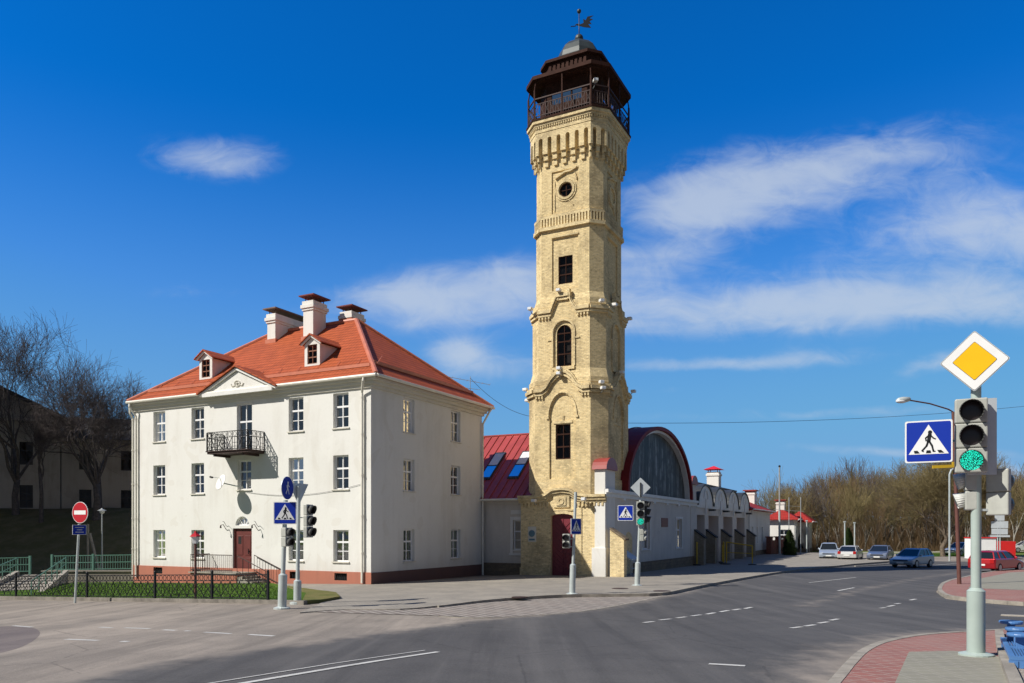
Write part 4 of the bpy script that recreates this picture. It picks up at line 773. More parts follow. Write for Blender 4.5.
def build_tower():
    BK, BP = MT['brick'], MT['brick2']
    def shaft(S, t, z0, z1, holes, name='shaft', m=BK, backs=True):
        """octagonal brick storey; holes: per face index a list of (opening outline, depth, inner list)"""
        mb = MB(); L = S - 2 * t
        for k in range(4):
            mp = facemap(k, S); hs = holes if k in (0, 1, 3) else []
            mb.holed(mp, rect(-L / 2, z0, L / 2, z1), [h[0] for h in hs], 0)
            for out, dep, inner in hs:
                for i in range(len(out)):
                    a, b = out[i], out[(i + 1) % len(out)]; mb.quad(mp(*a, 0), mp(*b, 0), mp(*b, dep), mp(*a, dep))
                inn = inner if k == 0 else []
                mb.holed(lambda u, v, d, mp=mp, dep=dep: mp(u, v, dep + d), out, inn, .24 if inn else 0)
            cm, cl = chammap(k, S, t); mb.holed(cm, rect(-cl / 2, z0, cl / 2, z1), [], 0)
        return mb.build(name, m, tower, recalc=False)
    # storeys: side length, chamfer
    s1 = (5.02, .78); s2 = (4.67, .72); s3 = (4.28, .63); s4 = (4.24, .62)
    shaft(*s1, 4.6, 11.45, [(pointp(-.82, .82, 5.7, 9.3, 10.6), .10, [rect(-.47, 6.83, .47, 8.84)])])
    shaft(*s2, 11.45, 16.0, [(archp(-.62, .62, 12.15, 14.2, .62), .07, [archp(-.46, .46, 12.22, 14.15, .46)])])
    shaft(*s3, 16.0, 20.45, [(rect(-.82, 16.7, .82, 19.75), .08, [rect(-.45, 17.05, .45, 18.67)])])
    shaft(*s4, 20.4, 24.6, [(rect(-.85, 21.2, .85, 23.65), .07, [circ(.02, 22.5, .41)])])
    # windows on the front, blind dark panels on the sides
    fmp = lambda S, d0: (lambda u, v, d: facemap(0, S)(u, v, d + d0))
    window(tower, fmp(s1[0], .1), -.47, .47, 6.83, 8.84, .06, fm=MT['dwood'], gm=MT['dglass'], bars=(.36, .72), glaz=False, fw=.07)
    window(tower, fmp(s2[0], .07), -.46, .46, 12.22, 14.61, .06, fm=MT['dwood'], gm=MT['dglass'], bars=(.3, .6, .8), glaz=False, fw=.06, arch=True)
    window(tower, fmp(s3[0], .08), -.45, .45, 17.05, 18.67, .06, fm=MT['dwood'], gm=MT['dglass'], bars=(.34, .68), glaz=False, fw=.06, curtain=(MT['white_c'], 'low'))
    w = MB(); mp = fmp(s4[0], .07); ring(w, mp, circ(.02, 22.5, .34), .07, .05, .11); w.bar(mp(-.36, 22.5, .08), mp(.4, 22.5, .08), .05); w.bar(mp(.02, 22.12, .08), mp(.02, 22.88, .08), .05); f = w.build('window', MT['dwood'], tower)
    g = MB(); pl = circ(.02, 22.5, .37); g.add([mp(a, b, .09) for a, b in pl], [tuple(range(20))]); g.build('pane', MT['dglass'], f)
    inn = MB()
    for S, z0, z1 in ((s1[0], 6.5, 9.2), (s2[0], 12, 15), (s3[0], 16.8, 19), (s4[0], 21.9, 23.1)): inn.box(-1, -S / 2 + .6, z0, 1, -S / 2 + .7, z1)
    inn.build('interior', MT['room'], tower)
    # mouldings
    mo = MB()
    for k in range(4):
        # round-window surrounds and hoods
        mp = facemap(k, s4[0]); m7 = lambda u, v, d, mp=mp: mp(u, v, d + .07)
        ring(mo, m7, circ(.02, 22.5, .44), .13, -.09, .02); ring(mo, m7, circ(.02, 22.5, .60), .07, -.05, .02)
        strip(mo, m7, [(-.62, 23.2), (-.3, 23.35), (.0, 23.48), (.35, 23.48), (.7, 23.62)], .10, .12); strip(mo, m7, [(.62, 23.2), (.72, 22.9)], .2, .09); fbox(mo, m7, -.72, 21.35, -.66, 23.1, -.05, .02)
        strip(mo, m7, [(.2, 21.85), (.5, 21.5)], .08, .06)
        # band of slots at 20.4 - 21.1
        S = s4[0] + .24; t = .66; mp = facemap(k, S); L = S - 2 * t
        fbox(mo, mp, -L / 2, 20.25, L / 2, 20.45, -.06, .2); fbox(mo, mp, -L / 2, 20.95, L / 2, 21.1, -.0, .2); n = 17
        for i in range(n): u = -L / 2 + L * (i + .5) / n; fbox(mo, mp, u - .055, 20.45, u + .055, 20.95, 0, .125)
        cm, cl = chammap(k, S, t); fbox(mo, cm, -cl / 2, 20.25, cl / 2, 20.45, -.06, .2); fbox(mo, cm, -cl / 2, 20.95, cl / 2, 21.1, 0, .2)
        for i in range(5): u = -cl / 2 + cl * (i + .5) / 5; fbox(mo, cm, u - .05, 20.45, u + .05, 20.95, 0, .125)
        # hood over the rectangular window
        mp = facemap(k, s3[0]); strip(mo, lambda u, v, d, mp=mp: mp(u, v, d), [(-.86, 19.78), (.86, 19.78)], .08, .06)
        # stepped moulding at 16
        S, t = s2[0], s2[1]; L = S - 2 * t; mp = facemap(k, S); line = [(-L / 2, 15.35), (-.78, 15.35), (-.62, 15.75), (-.40, 16.2), (.40, 16.2), (.40, 16.2), (.52, 15.75), (.78, 15.35), (L / 2, 15.35)]
        for dz, h, out in ((0, .16, .20), (-.18, .15, .12), (.18, .10, .12)): strip(mo, mp, [(u, v + dz) for u, v in line], h, out)
        fbox(mo, mp, -.42, 16.05, -.28, 16.62, -.14, .1); fbox(mo, mp, .28, 16.05, .42, 16.62, -.14, .1)
        for i in range(16):
            u = -L / 2 + L * (i + .5) / 16
            if abs(u) > .75: fbox(mo, mp, u - .05, 15.02, u + .05, 15.18, -.10, .02)
        cm, cl = chammap(k, S, t)
        for dz, h, out in ((0, .16, .20), (-.18, .15, .12), (.18, .10, .12)): strip(mo, cm, [(-cl / 2 - .03, 15.35 + dz), (cl / 2 + .03, 15.35 + dz)], h, out)
        # arch band round the arched window
        mw = lambda u, v, d, mp=mp: mp(u, v, d); out_ = archp(-.64, .64, 13.4, 14.2, .64)[2:]
        ring(mo, mw, [(.64, 12.2)] + out_ + [(-.64, 12.2)], .10, -.07, .03, closed=False); fbox(mo, mp, -1.0, 13.75, -.64, 13.83, -.06, .02); fbox(mo, mp, .64, 13.75, 1.0, 13.83, -.06, .02)
        fbox(mo, mp, -.7, 12.0, .7, 12.16, -.1, .05)
        # ogee moulding at 11 - 12
        S, t = s1; L = S - 2 * t; mp = facemap(k, S); line = [(-L / 2, 10.75), (-1.25, 10.75), (-.95, 10.95), (-.65, 11.4), (-.3, 11.72), (0, 11.82), (.3, 11.72), (.65, 11.4), (.95, 10.95), (1.25, 10.75), (L / 2, 10.75)]
        for dz, h, out in ((0, .18, .24), (-.2, .16, .14), (.2, .12, .14)): strip(mo, mp, [(u, v + dz) for u, v in line], h, out)
        for i in range(18):
            u = -L / 2 + L * (i + .5) / 18
            if abs(u) > 1.2: fbox(mo, mp, u - .05, 10.38, u + .05, 10.55, -.11, .02)
        cm, cl = chammap(k, S, t)
        for dz, h, out in ((0, .18, .24), (-.2, .16, .14), (.2, .12, .14)): strip(mo, cm, [(-cl / 2 - .04, 10.75 + dz), (cl / 2 + .04, 10.75 + dz)], h, out)
        # pointed arch band and small panels of the first storey
        mo2 = pointp(-.86, .86, 9.2, 9.3, 10.66); ring(mo, mp, mo2[2:], .07, -.06, .03, closed=False)
        fbox(mo, mp, -1.0, 9.18, -.84, 9.3, -.08, .02); fbox(mo, mp, .84, 9.18, 1.0, 9.3, -.08, .02)
        m1 = lambda u, v, d, mp=mp: mp(u, v, d + .1); fbox(mo, m1, -.6, 8.9, .6, 9.05, -.05, .02); fbox(mo, m1, -.06, 9.05, .06, 9.35, -.05, .02)
    mo.build('moulding', BP, tower, bevel=0)
    sp = MB(); oprism(sp, s2[0] + .30, .78, 11.4, s2[0], .72, 12.0, False); oprism(sp, s1[0] + .02, .78, 11.2, s2[0] + .30, .78, 11.4, False); sp.build('water_table', BK, tower)
    sp = MB(); oprism(sp, s3[0] + .3, .69, 15.85, s3[0], .63, 16.4, False); oprism(sp, s2[0] + .02, .72, 15.7, s3[0] + .3, .69, 15.85, False); sp.build('water_table', BK, tower)
    # corbelled arcade under the gallery
    co = MB(); S, t = 4.86, .72; L = S - 2 * t; Z0, Z1 = 24.25, 25.75
    def arcade(mp, L, n, gap):
        bay = L / n; pw = bay - gap
        for i in range(n + 1):
            a, b = max(-L / 2, -L / 2 + i * bay - pw / 2), min(L / 2, -L / 2 + i * bay + pw / 2)
            fbox(co, mp, a, Z0 + .35, b, Z1, 0, .34)
            fbox(co, mp, a + .02, Z0 + .05, b - .02, Z0 + .35, .1, .34); fbox(co, mp, a + .05, Z0 - .25, b - .05, Z0 + .05, .2, .34)
        for i in range(n):
            c = -L / 2 + (i + .5) * bay; r = gap / 2; ar = [(c + r * math.cos(math.pi * j / 8), Z1 - .42 + r * math.sin(math.pi * j / 8)) for j in range(9)]
            pl = [(c - r, Z1), (c + r, Z1)] + ar
            co.extr([mp(u, v, .0) for u, v in pl], Vector(mp(0, 0, .34)) - Vector(mp(0, 0, 0)))
    for k in range(4):
        arcade(facemap(k, S), L, 6, .25); cm, cl = chammap(k, S, t); arcade(cm, cl, 2, .25)
    oprism(co, 4.24, .62, 24.5, 4.24, .62, 26.2); oprism(co, 4.92, .74, 25.75, 4.92, .74, 25.95); oprism(co, 5.06, .76, 26.08, 5.06, .76, 26.2); oprism(co, 5.22, .78, 26.2, 5.22, .78, 26.36)
    for k in range(4):
        mp = facemap(k, 5.02); n = 24
        for i in range(n): u = -1.75 + 3.5 * (i + .5) / n; fbox(co, mp, u - .04, 25.95, u + .04, 26.08, 0, .15)
        cm, cl = chammap(k, 5.02, .75)
        for i in range(7): u = -cl / 2 + cl * (i + .5) / 7; fbox(co, cm, u - .04, 25.95, u + .04, 26.08, 0, .15)
    oprism(co, 4.9, .74, 25.95, 4.9, .74, 26.08); co.build('corbel_arcade', BP, tower)
    # lookout gallery
    D, D2 = MT['dwood'], MT['dwood2']
    dk = MB(); oprism(dk, 5.3, .8, 26.36, 5.3, .8, 26.46); dk.build('gallery_floor', D, tower)
    cb = MB(); S, t = 3.85, .64; L = S - 2 * t
    for k in range(4):
        mp = facemap(k, S); cb.holed(mp, rect(-L / 2, 26.46, L / 2, 29.0), [rect(-.95, 27.35, -.35, 27.95), rect(-.3, 27.35, .3, 27.95), rect(.35, 27.35, .95, 27.95)], .08)
        cm, cl = chammap(k, S, t); cb.holed(cm, rect(-cl / 2, 26.46, cl / 2, 29.0), [], 0)
    cab = cb.build('cabin', D, tower, recalc=False); gl = MB()
    for k in (0, 1, 3):
        gl = MB(); mp = facemap(k, S); gl.quad(mp(-1, 27.3, .05), mp(1, 27.3, .05), mp(1, 28, .05), mp(-1, 28, .05)); gl.build('pane', MT['sglass'], cab)
    o5 = octo(5.10, .78); rl = MB()
    for i in range(8):
        a, b = Vector((*o5[i], 0)), Vector((*o5[(i + 1) % 8], 0)); n = max(2, round((b - a).length / .16))
        for z, w_ in ((26.62, .04), (27.28, .035), (27.58, .06)): rl.bar(a + Vector((0, 0, z)), b + Vector((0, 0, z)), w_)
        for j in range(n): p = a.lerp(b, (j + .5) / n); rl.bar((p.x, p.y, 26.46), (p.x, p.y, 27.28), .022)
        for j in range(0, n, 2):
            p, q = a.lerp(b, (j + .1) / n), a.lerp(b, (j + 1.9) / n); rl.bar(p + Vector((0, 0, 26.64)), q + Vector((0, 0, 27.26)), .02); rl.bar(q + Vector((0, 0, 26.64)), p + Vector((0, 0, 27.26)), .02)
    rl.build('gallery_railing', MT['riron'], tower)
    for i in range(8):
        p = Vector((*o5[i], 0)); q = MB(); c = p * .995; q.bar((c.x, c.y, 26.46), (c.x, c.y, 28.0), .09)
        q.tube([(c.x, c.y, 28.0), (c.x * .98, c.y * .98, 28.3), (c.x * .93, c.y * .93, 28.55), (c.x * .86, c.y * .86, 28.72)], .04, 6); q.build('post', D2, tower)
    ms = [Vector(((o5[i][0] + o5[(i + 1) % 8][0]) / 2, (o5[i][1] + o5[(i + 1) % 8][1]) / 2, 0)) for i in (0, 2, 4, 6)]
    for c in ms: q = MB(); q.bar((c.x, c.y, 26.46), (c.x, c.y, 28.6), .07); q.build('post', D2, tower)
    rf = MB(); oprism(rf, 5.20, .80, 28.50, 5.20, .80, 28.68); oprism(rf, 5.16, .80, 28.68, 3.7, .60, 29.15); oprism(rf, 3.5, .55, 29.0, 3.5, .55, 29.62); oprism(rf, 5.0, .77, 28.42, 5.0, .77, 28.50)
    rf.build('gallery_roof', D, tower); fa = MB()
    for S_, z0, z1, t_ in ((5.26, 28.46, 28.64, .81),): 
        o_ = octo(S_, t_)
        for i in range(8): fa.bar((*o_[i], 28.58), (*o_[(i + 1) % 8], 28.58), .05, .20)
    o_ = octo(3.86, .62)
    for i in range(8): fa.bar((*o_[i], 29.72), (*o_[(i + 1) % 8], 29.72), .05, .16)
    fa.build('fascia', D2, tower)
    up = MB(); oprism(up, 3.82, .62, 29.62, 3.82, .62, 29.8); oprism(up, 3.82, .62, 29.8, 2.6, .5, 30.15); up.build('upper_roof', D, tower)
    for k in range(4):
        cv = MB(); mp = facemap(k, 3.5)
        for i in range(9): u = -1.1 + 2.2 * i / 8; fbox(cv, mp, u - .08, 29.2, u + .08, 29.5, -.06, .05)
        fbox(cv, mp, -1.15, 29.5, 1.15, 29.56, -.06, .05); cv.build('carved_frieze', D2, tower)
    dm = MB(); prof = [(1.50, 30.02), (1.50, 30.14), (1.42, 30.3), (1.34, 30.7), (1.14, 31.2), (.82, 31.58), (.42, 31.80), (.12, 31.88)]; dm.lathe(prof, (0, 0, 0), 8); dm.build('dome', MT['dome'], tower, rotz=R(22.5))
    fi = MB(); fi.ball((0, 0, 32.42), .26, 14); fi.tube([(0, 0, 32.0), (0, 0, 34.0)], .03, 6); fi.ball((0, 0, 34.08), .13, 10); fi.build('finial', MT['dome'], tower, smooth=True)
    # weather vane: a little figure of scrolls with an arrow
    vn = MB(); T_ = [(-.55, 33.15), (-.5, 33.28), (-.35, 33.2), (-.1, 33.15), (.15, 33.05), (.4, 33.0), (.75, 32.95), (.5, 33.3), (.8, 33.25), (.62, 33.5), (.9, 33.65), (.6, 33.75), (.95, 33.95), (.45, 33.9), (.3, 33.6), (.1, 33.75), (.12, 33.4), (-.15, 33.3), (-.4, 33.38), (-.58, 33.3)]
    vn.extr([(u * .72 + .18, -.015, 33.35 + (v - 33.4) * .72) for u, v in T_], (0, .03, 0)); vn.tube([(-.5, 0, 33.2), (-.2, 0, 33.2)], .025, 6); vn.build('weather_vane', MT['iron'], tower, rotz=R(20))
    # base block
    hx, yf = TW / 2, -2.6; bk = MB(); mpf = lambda u, v, d: (u, yf + d, v)
    door = archp(-.69, .70, .1, 3.52, .16); rec = rect(1.22, .9, 2.02, 4.05)
    bk.holed(mpf, rect(-hx, -.5, hx, 4.62), [door, rec], .28)
    bk.quad(mpf(1.22, .9, .05), mpf(2.02, .9, .05), mpf(2.02, 4.05, .05), mpf(1.22, 4.05, .05))
    bk.quad((-hx, yf, -.5), (-hx, 2.5, -.5), (-hx, 2.5, 4.62), (-hx, yf, 4.62)); bk.quad((hx, yf, -.5), (hx, 2.5, -.5), (hx, 2.5, 4.62), (hx, yf, 4.62)); bk.quad((-hx, yf, 4.62), (hx, yf, 4.62), (hx, 2.5, 4.62), (-hx, 2.5, 4.62))
    bk.build('base_block', BP, tower, recalc=False)
    bs = MB(); bs.box(-hx - .05, yf - .06, -.5, -.69, yf + .05, .55); bs.box(.70, yf - .06, -.5, hx - .55, yf + .05, .50); bs.build('base_course', BP, tower)
    bc = MB()
    line = [(-hx - .1, 4.62), (-1.55, 4.62), (-.95, 4.72), (-.55, 4.98), (0, 5.05), (.55, 4.98), (.95, 4.72), (1.55, 4.62), (hx + .1, 4.62)]
    for dz, h, out in ((0, .14, .30), (-.16, .16, .20), (-.30, .14, .10)): strip(bc, mpf, [(u, v + dz) for u, v in line], h, out)
    bc.box(-hx - .1, yf + .04, 4.6, -hx + .1, 0, 4.78)
    for i in range(22):
        u = -hx + TW * (i + .5) / 22
        if abs(u) > .8: fbox(bc, mpf, u - .06, 4.12, u + .06, 4.34, -.09, .05)
    fbox(bc, mpf, -.5, 4.05, .5, 4.75, -.08, .05); fbox(bc, mpf, -.3, 4.15, .3, 4.65, -.13, .05); ring(bc, mpf, circ(0, 4.4, .12), .07, -.17, .05)
    strip(bc, mpf, [(-.85, 3.86), (.85, 3.86)], .07, .07); ring(bc, mpf, archp(-.69, .70, 3.3, 3.52, .16)[2:], .16, -.05, .03, closed=False)
    oprism(bc, 5.06, .80, 4.62, 5.06, .80, 5.55); bc.build('cornice', BP, tower)
    dr = MB(); dr.box(-.69, yf + .2, .1, .70, yf + .27, 3.68); dr.box(-.02, yf + .17, .1, .02, yf + .2, 3.66)
    for s in (-1, 1):                                # boards laid in a herringbone
        for k in range(15):
            z = .1 + k * .3; a, b = Vector((.02 * s, yf + .19, z)), Vector((.67 * s, yf + .19, z + .62))
            if b.z < 3.62: dr.bar(a, b, .035, .03)
    dr.build('door', MT['door'], tower)
    th = MB(); th.box(-.8, yf - .25, -.3, .82, yf + .1, .1); th.build('doorstep', MT['conc'], tower)
    pq = MB(); pq.box(-2.15, yf - .04, 2.05, -1.62, yf, 2.95); o = pq.build('plaque', MT['soffit'], tower, bevel=.02); e = MB(); e.lathe([(.20, 0), (.2, .03), (.12, .05)], (0, 0, 0), 18); o2 = e.build('emblem', MT['plaque'], o); o2.rotation_euler = (R(90), 0, 0); o2.location = (-1.885, yf - .04, 2.55)
    e = MB(); e.box(-2.07, yf - .05, 2.14, -1.70, yf - .041, 2.24); e.build('inscription', MT['plaque'], o)
build_tower()
def stretch_top():
    ks = [(-10, -10), (24.0, 24.0), (26.4, 26.68), (27.6, 27.95), (28.45, 29.02), (29.8, 30.42), (30.2, 30.80), (31.9, 32.2), (34.4, 34.1)]
    def f(z):
        for (a, A), (c, C) in zip(ks, ks[1:]):
            if z <= c: return A + (C - A) * (z - a) / (c - a)
        return z
    for o in tower.children_recursive:
        if o.type == 'MESH' and o.name.split('.')[0] not in ('emblem', 'weather_vane', 'finial') and max(v.co.z for v in o.data.vertices) > 24.1:
            for v in o.data.vertices: v.co.z = f(v.co.z)
stretch_top()
# floodlights on the tower ledges
def floodlights():
    spots = []
    for u, z, S in ((-.2, 16.55, 4.67), (-2.0, 15.7, 4.75), (-.1, 12.02, 5.0), (-.1, 11.72, 5.05)): spots.append((facemap(0, S + .35)(u, z, 0), 0, z))
    cm, cl = chammap(0, 5.3, .78); spots += [(cm(0, 11.1, 0), 45, 11), (cm(.05, 10.75, -.1), 45, 10.7)]; cm, cl = chammap(0, 4.95, .72); spots.append((cm(.1, 15.75, 0), 45, 15))
    for u, z, S in ((-.1, 12.0, 5.0), (1.9, 11.2, 5.1), (-1.0, 15.75, 4.75), (1.7, 15.6, 4.75)): spots.append((facemap(1, S + .3)(u, z, 0), 90, z))
    spots += [((-2.75, -1.6, 11.2), -90, 11), ((-2.75, -1.3, 10.6), -90, 10.6), ((-1.55, -3.0, 4.45), 0, 4), ((1.55, -3.0, 4.48), 0, 4), ((1.85, -2.1, 28.3), 40, 28)]
    mb = MB(); mb.box(-.13, -.22, -.08, .13, .06, .09); proto = None
    names = ['white floodlight on the raised middle of the moulding above the arched tower window', 'white floodlight at the left end of the stepped moulding against the sky', 'upper of two white floodlights at the peak below the arched tower window', 'lower of two white floodlights at the peak below the arched tower window',
             'upper of two white floodlights on the cut tower corner at the curved moulding', 'lower of two white floodlights on the cut tower corner at the curved moulding', 'white floodlight on the cut tower corner at the stepped moulding', 'floodlight at the peak of the curved moulding on the shaded tower side',
             'floodlight at the right end of the curved moulding against the sky', 'floodlight on the stepped moulding of the shaded side just past the cut corner', 'floodlight at the right end of the stepped moulding against the sky', 'upper floodlight at the left end of the curved moulding against the sky', 'lower floodlight at the left end of the curved moulding against the sky',
             'white floodlight on the brick base block left of the maroon door', 'white floodlight on the brick base block right of the maroon door', 'white lamp high under the dark gallery roof of the tower']
    for i, (p, a, z) in enumerate(spots):
        w = TC + BX * p[0] + BY * p[1] + Vector((0, 0, p[2]))
        if proto is None:
            proto = thing('floodlight', 'small white floodlight fixed to a brick moulding of the tower', 'floodlight', w, BR + R(a), 'floodlights on the tower')
            b = mb.build('housing', MT['trim'], proto, bevel=.03); l = MB(); l.box(-.11, -.23, -.06, .11, -.221, .07); l.build('lens', MT['lampglass'], proto); k = MB(); k.tube([(0, .0, -.1), (0, .12, -.22), (0, .35, -.22)], .025, 6); k.build('bracket', MT['gpole'], proto); o = proto
        else:
            o = copy_tree(proto); o.location = w; o.rotation_euler = (0, 0, BR + R(a))
        o['label'] = names[i]
floodlights()

# ------------------------------------------------------------------ link building between house and tower
def annex():
    t = thing('link_building', 'low white link building with red sheet roof between the house and the tower', 'building', HP + BX * .0 + BY * 11.25, BR)
    mb = MB(); mp = lambda u, v, d: (u, d, v)
    mb.holed(mp, rect(-4, -.6, 3.6, 4.55), [rect(2.0, 1.55, 2.95, 3.35)], .2); mb.quad((-4, 7, -.6), (3.6, 7, -.6), (3.6, 7, 4.5), (-4, 7, 4.5)); mb.box(-3.9, 1.2, .2, 3.5, 1.3, 4.4)
    mb.build('wall', MT['station'], t, recalc=False); window(t, mp, 2.0, 2.95, 1.55, 3.35, .12, sill=MT['trim'])
    s = MB(); s.box(1.82, -.05, 1.35, 2.0, .02, 3.55); s.box(2.95, -.05, 1.35, 3.13, .02, 3.55); s.box(2.0, -.05, 3.35, 2.95, .02, 3.55); s.box(1.75, -.09, 1.22, 3.2, .02, 1.35); s.box(1.85, -.03, 3.7, 3.1, .02, 3.95); s.build('window_surround', MT['trim'], t)
    p = MB(); p.box(-4, -.06, -.6, 3.6, .0, .75); p.build('plinth', MT['stone'], t)
    c = MB(); c.box(-4, -.14, 4.3, 3.6, 0, 4.42); c.box(-4, -.26, 4.42, 3.6, 0, 4.55); c.build('cornice', MT['station'], t)
    r = MB(); e0, e1, zr, zt = -.5, 4.9, 4.62, 9.15; r.extr([(-4, e0, zr), (-4, e1, zt), (-4, e1 + 5.4, zr), (-4, e1 + 5.4, zr - .1), (-4, e1, zt - .15), (-4, e0, zr - .1)], (6.3, 0, 0))
    r.extr([(2.3, e0, zr - .1), (2.3, e1, zt - .15), (2.3, e1, zt)], (0, 0, 0.001)) if False else None
    r.add([(2.3, e0, zr), (2.3, e1, zt), (5.6, e1, zt - .6), (5.6, e0, zr)], [(0, 3, 2, 1)]); rf = r.build('roof', MT['seam'], t)
    sm = MB(); sl = (zt - zr) / (e1 - e0)
    for k in range(17):
        x = -3.8 + k * .55
        if x < 5.5: sm.bar((x, e0, zr + .03), (x, e1, zt + .03 - (0 if x < 2.3 else (x - 2.3) * .18)), .045, .06)
    sm.bar((-4, e1, zt + .03), (2.3, e1, zt + .03), .14, .08); sm.build('standing_seams', MT['seam'], rf)
    rz = lambda y: zr + (y - e0) * sl
    for x0 in (-.95, 1.05):
        k = MB(); y0, y1, w = 1.0, 3.2, .78
        fr = [(x0, y0), (x0 + w, y0), (x0 + w, y1), (x0, y1)]; k.extr([(x, y, rz(y) + .0) for x, y in fr], (0, 0, .12)); sk = k.build('skylight', MT['hous_d'], rf)
        for a, b, m in ((y0 + .1, y0 + 1.0, MT['sglass']), (y0 + 1.1, y1 - .1, MT['lampglass'])):
            g = MB(); g.quad((x0 + .07, a, rz(a) + .13), (x0 + w - .07, a, rz(a) + .13), (x0 + w - .07, b, rz(b) + .13), (x0 + .07, b, rz(b) + .13)); g.build('pane', m, sk)
    g = MB(); g.tube([(-4, e0 - .06, zr - .05), (3.6, e0 - .06, zr - .05)], .07, 8); g.build('gutter', MT['gutter'], t)
annex()

# ------------------------------------------------------------------ the fire station along the road
def station():
    t = thing('fire_station', 'long white fire station with arched gable and four scalloped garage portals', 'station', SP, BR)
    mp = lambda u, v, d: (-d, u, v)                  # wall plane faces the road
    wn = [(6.65, 8.3, 1.5, 3.47), (14.6, 16.2, 1.43, 3.56)]; L1 = 20.4
    dr = archp(3.35, 4.75, .1, 2.1, .55)
    mb = MB(); mb.holed(mp, rect(0, -.5, L1, 4.66), [rect(a, c, b, d) for a, b, c, d in wn] + [dr], .25); mb.box(-1.3, 2, 0, -1.2, 19, 4.4)
    wl = mb.build('wall', MT['station'], t, recalc=False)
    for a, b, c, d in wn:
        window(t, mp, a, b, c, d, .14, sill=MT['trim'], curtain=(MT['white_c'], 'low'))
        s = MB(); fbox(s, mp, a - .16, c - .1, a, d + .16, -.04, .02); fbox(s, mp, b, c - .1, b + .16, d + .16, -.04, .02); fbox(s, mp, a, d, b, d + .16, -.04, .02); s.build('window_surround', MT['trim'], t)
    d_ = MB(); d_.add([mp(u, v, .2) for u, v in dr], [tuple(range(len(dr)))]); d_.build('side_door', MT['hous_d'], t)
    cn = MB(); fbox(cn, mp, -.05, 4.62, L1, 4.86, -.10, .02); fbox(cn, mp, -.05, 4.86, L1, 5.05, -.22, .02)
    for k in range(6): fbox(cn, mp, 2.8 + k * 3, 4.5, 3.2 + k * 3, 4.62, -.14, .02)
    cn.build('cornice', MT['trim'], t)
    pl = MB(); fbox(pl, mp, 4.9, -.5, L1, .72, -.07, .02); pl.build('plinth', MT['stone'], t)
    # arched gable and its barrel roof
    c, rr, zb, hh = 10.75, 7.3, 5.05, 4.35; n = 28
    arc = lambda r, h: [(c + r * math.cos(math.pi * i / n), zb + h * math.sin(math.pi * i / n)) for i in range(n + 1)]
    gb = MB(); gb.add([mp(u, v, .25) for u, v in arc(rr, hh)], [tuple(range(n + 1))]); gb.build('gable_boards', MT['arch_board'], t)
    ga = MB(); ring(ga, mp, arc(rr - .10, hh - .10), .17, -.10, .3, closed=False); ga.build('gable_arch', MT['trim'], t)
    br = MB(); o1, o0 = arc(rr + .34, hh + .30), arc(rr + .06, hh + .06)
    for i in range(n):
        for a, b in ((0, 1),):
            q = [o0[i], o0[i + 1], o1[i + 1], o1[i]]; br.add([mp(u, v, d) for d in (-.30, 9.0) for u, v in q], [(0, 1, 2, 3), (4, 7, 6, 5), (0, 4, 5, 1), (1, 5, 6, 2), (2, 6, 7, 3), (3, 7, 4, 0)])
    bf = br.build('barrel_roof', MT['darkred'], t); sm = MB()
    for d in (1.2, 2.4, 3.6, 4.8, 6.0, 7.2):
        o2 = arc(rr + .38, hh + .34)
        for i in range(n): sm.bar(mp(*o2[i], d), mp(*o2[i + 1], d), .05)
    sm.build('standing_seams', MT['darkred'], bf)
    # end piers with curved red caps
    def pier(y0, y1, x0, x1, zt, zwide):
        p = MB(); p.box(x0, y0, -.5, x1, y1, zt)
        if zwide: p.box(x0 - .14, y0 - .10, -.5, x1 + .06, y1, zwide)
        o = p.build('pier', MT['wall'] if zwide else MT['station'], t, bevel=.02); k = MB(); m_ = 10
        ya, yb = y0 - .14, y1 + .12; ym, ry = (ya + yb) / 2, (yb - ya) / 2
        pts = [(x0 - .1, ym + ry * math.cos(math.pi * i / m_), zt + .70 * math.sin(math.pi * i / m_)) for i in range(m_ + 1)]
        k.extr(pts, (x1 - x0 + .22, 0, 0)); k.build('pier_cap', MT['redcap'], o)
    pier(-.05, 1.55, -.60, .04, 6.15, 1.75); pier(18.7, 20.35, -.5, .04, 6.3, 0)
    # brick buttresses with sloping caps
    def buttress(y, w, P_, z0, z1, xs=.0):
        b = MB(); b.extr([(xs, y, -.5), (P_, y, -.5), (P_, y, z1), (xs, y, z0)], (0, w, 0)); o = b.build('buttress', MT['bbrick'] if y > 5 else MT['brick2'], t); k = MB()
        k.extr([(xs, y - .06, z0 + .02), (P_ + .1, y - .06, z1 - .02), (P_ + .1, y - .06, z1 + .08), (xs, y - .06, z0 + .14)], (0, w + .12, 0)); k.build('buttress_cap', MT['oldroof'] if y > 5 else MT['stone'], o)
    buttress(-.02, .5, 1.12, 2.75, 2.2, .30)
    for y in (19.7, 23.6, 29.3, 35.2, 41.2): buttress(y, .7, .78, 2.7, 2.1)
    cnp = MB(); cnp.extr([(.02, 2.3, 1.45), (.02, 2.3, 1.53), (.75, 2.3, 1.05), (.75, 2.3, .97)], (0, 1.4, 0)); cnp.bar((.72, 2.35, -.3), (.72, 2.35, 1.0), .04); cnp.bar((.72, 3.6, -.3), (.72, 3.6, 1.0), .04); cnp.bar((.72, 2.35, .5), (.72, 3.6, .5), .04); cnp.build('cellar_canopy', MT['sback'], t)
    # portal wall
    a0, a1 = L1, 42.2; port = [(20.7, 23.3), (24.6, 28.4), (30.3, 34.3), (36.2, 40.2)]; zt = 3.97
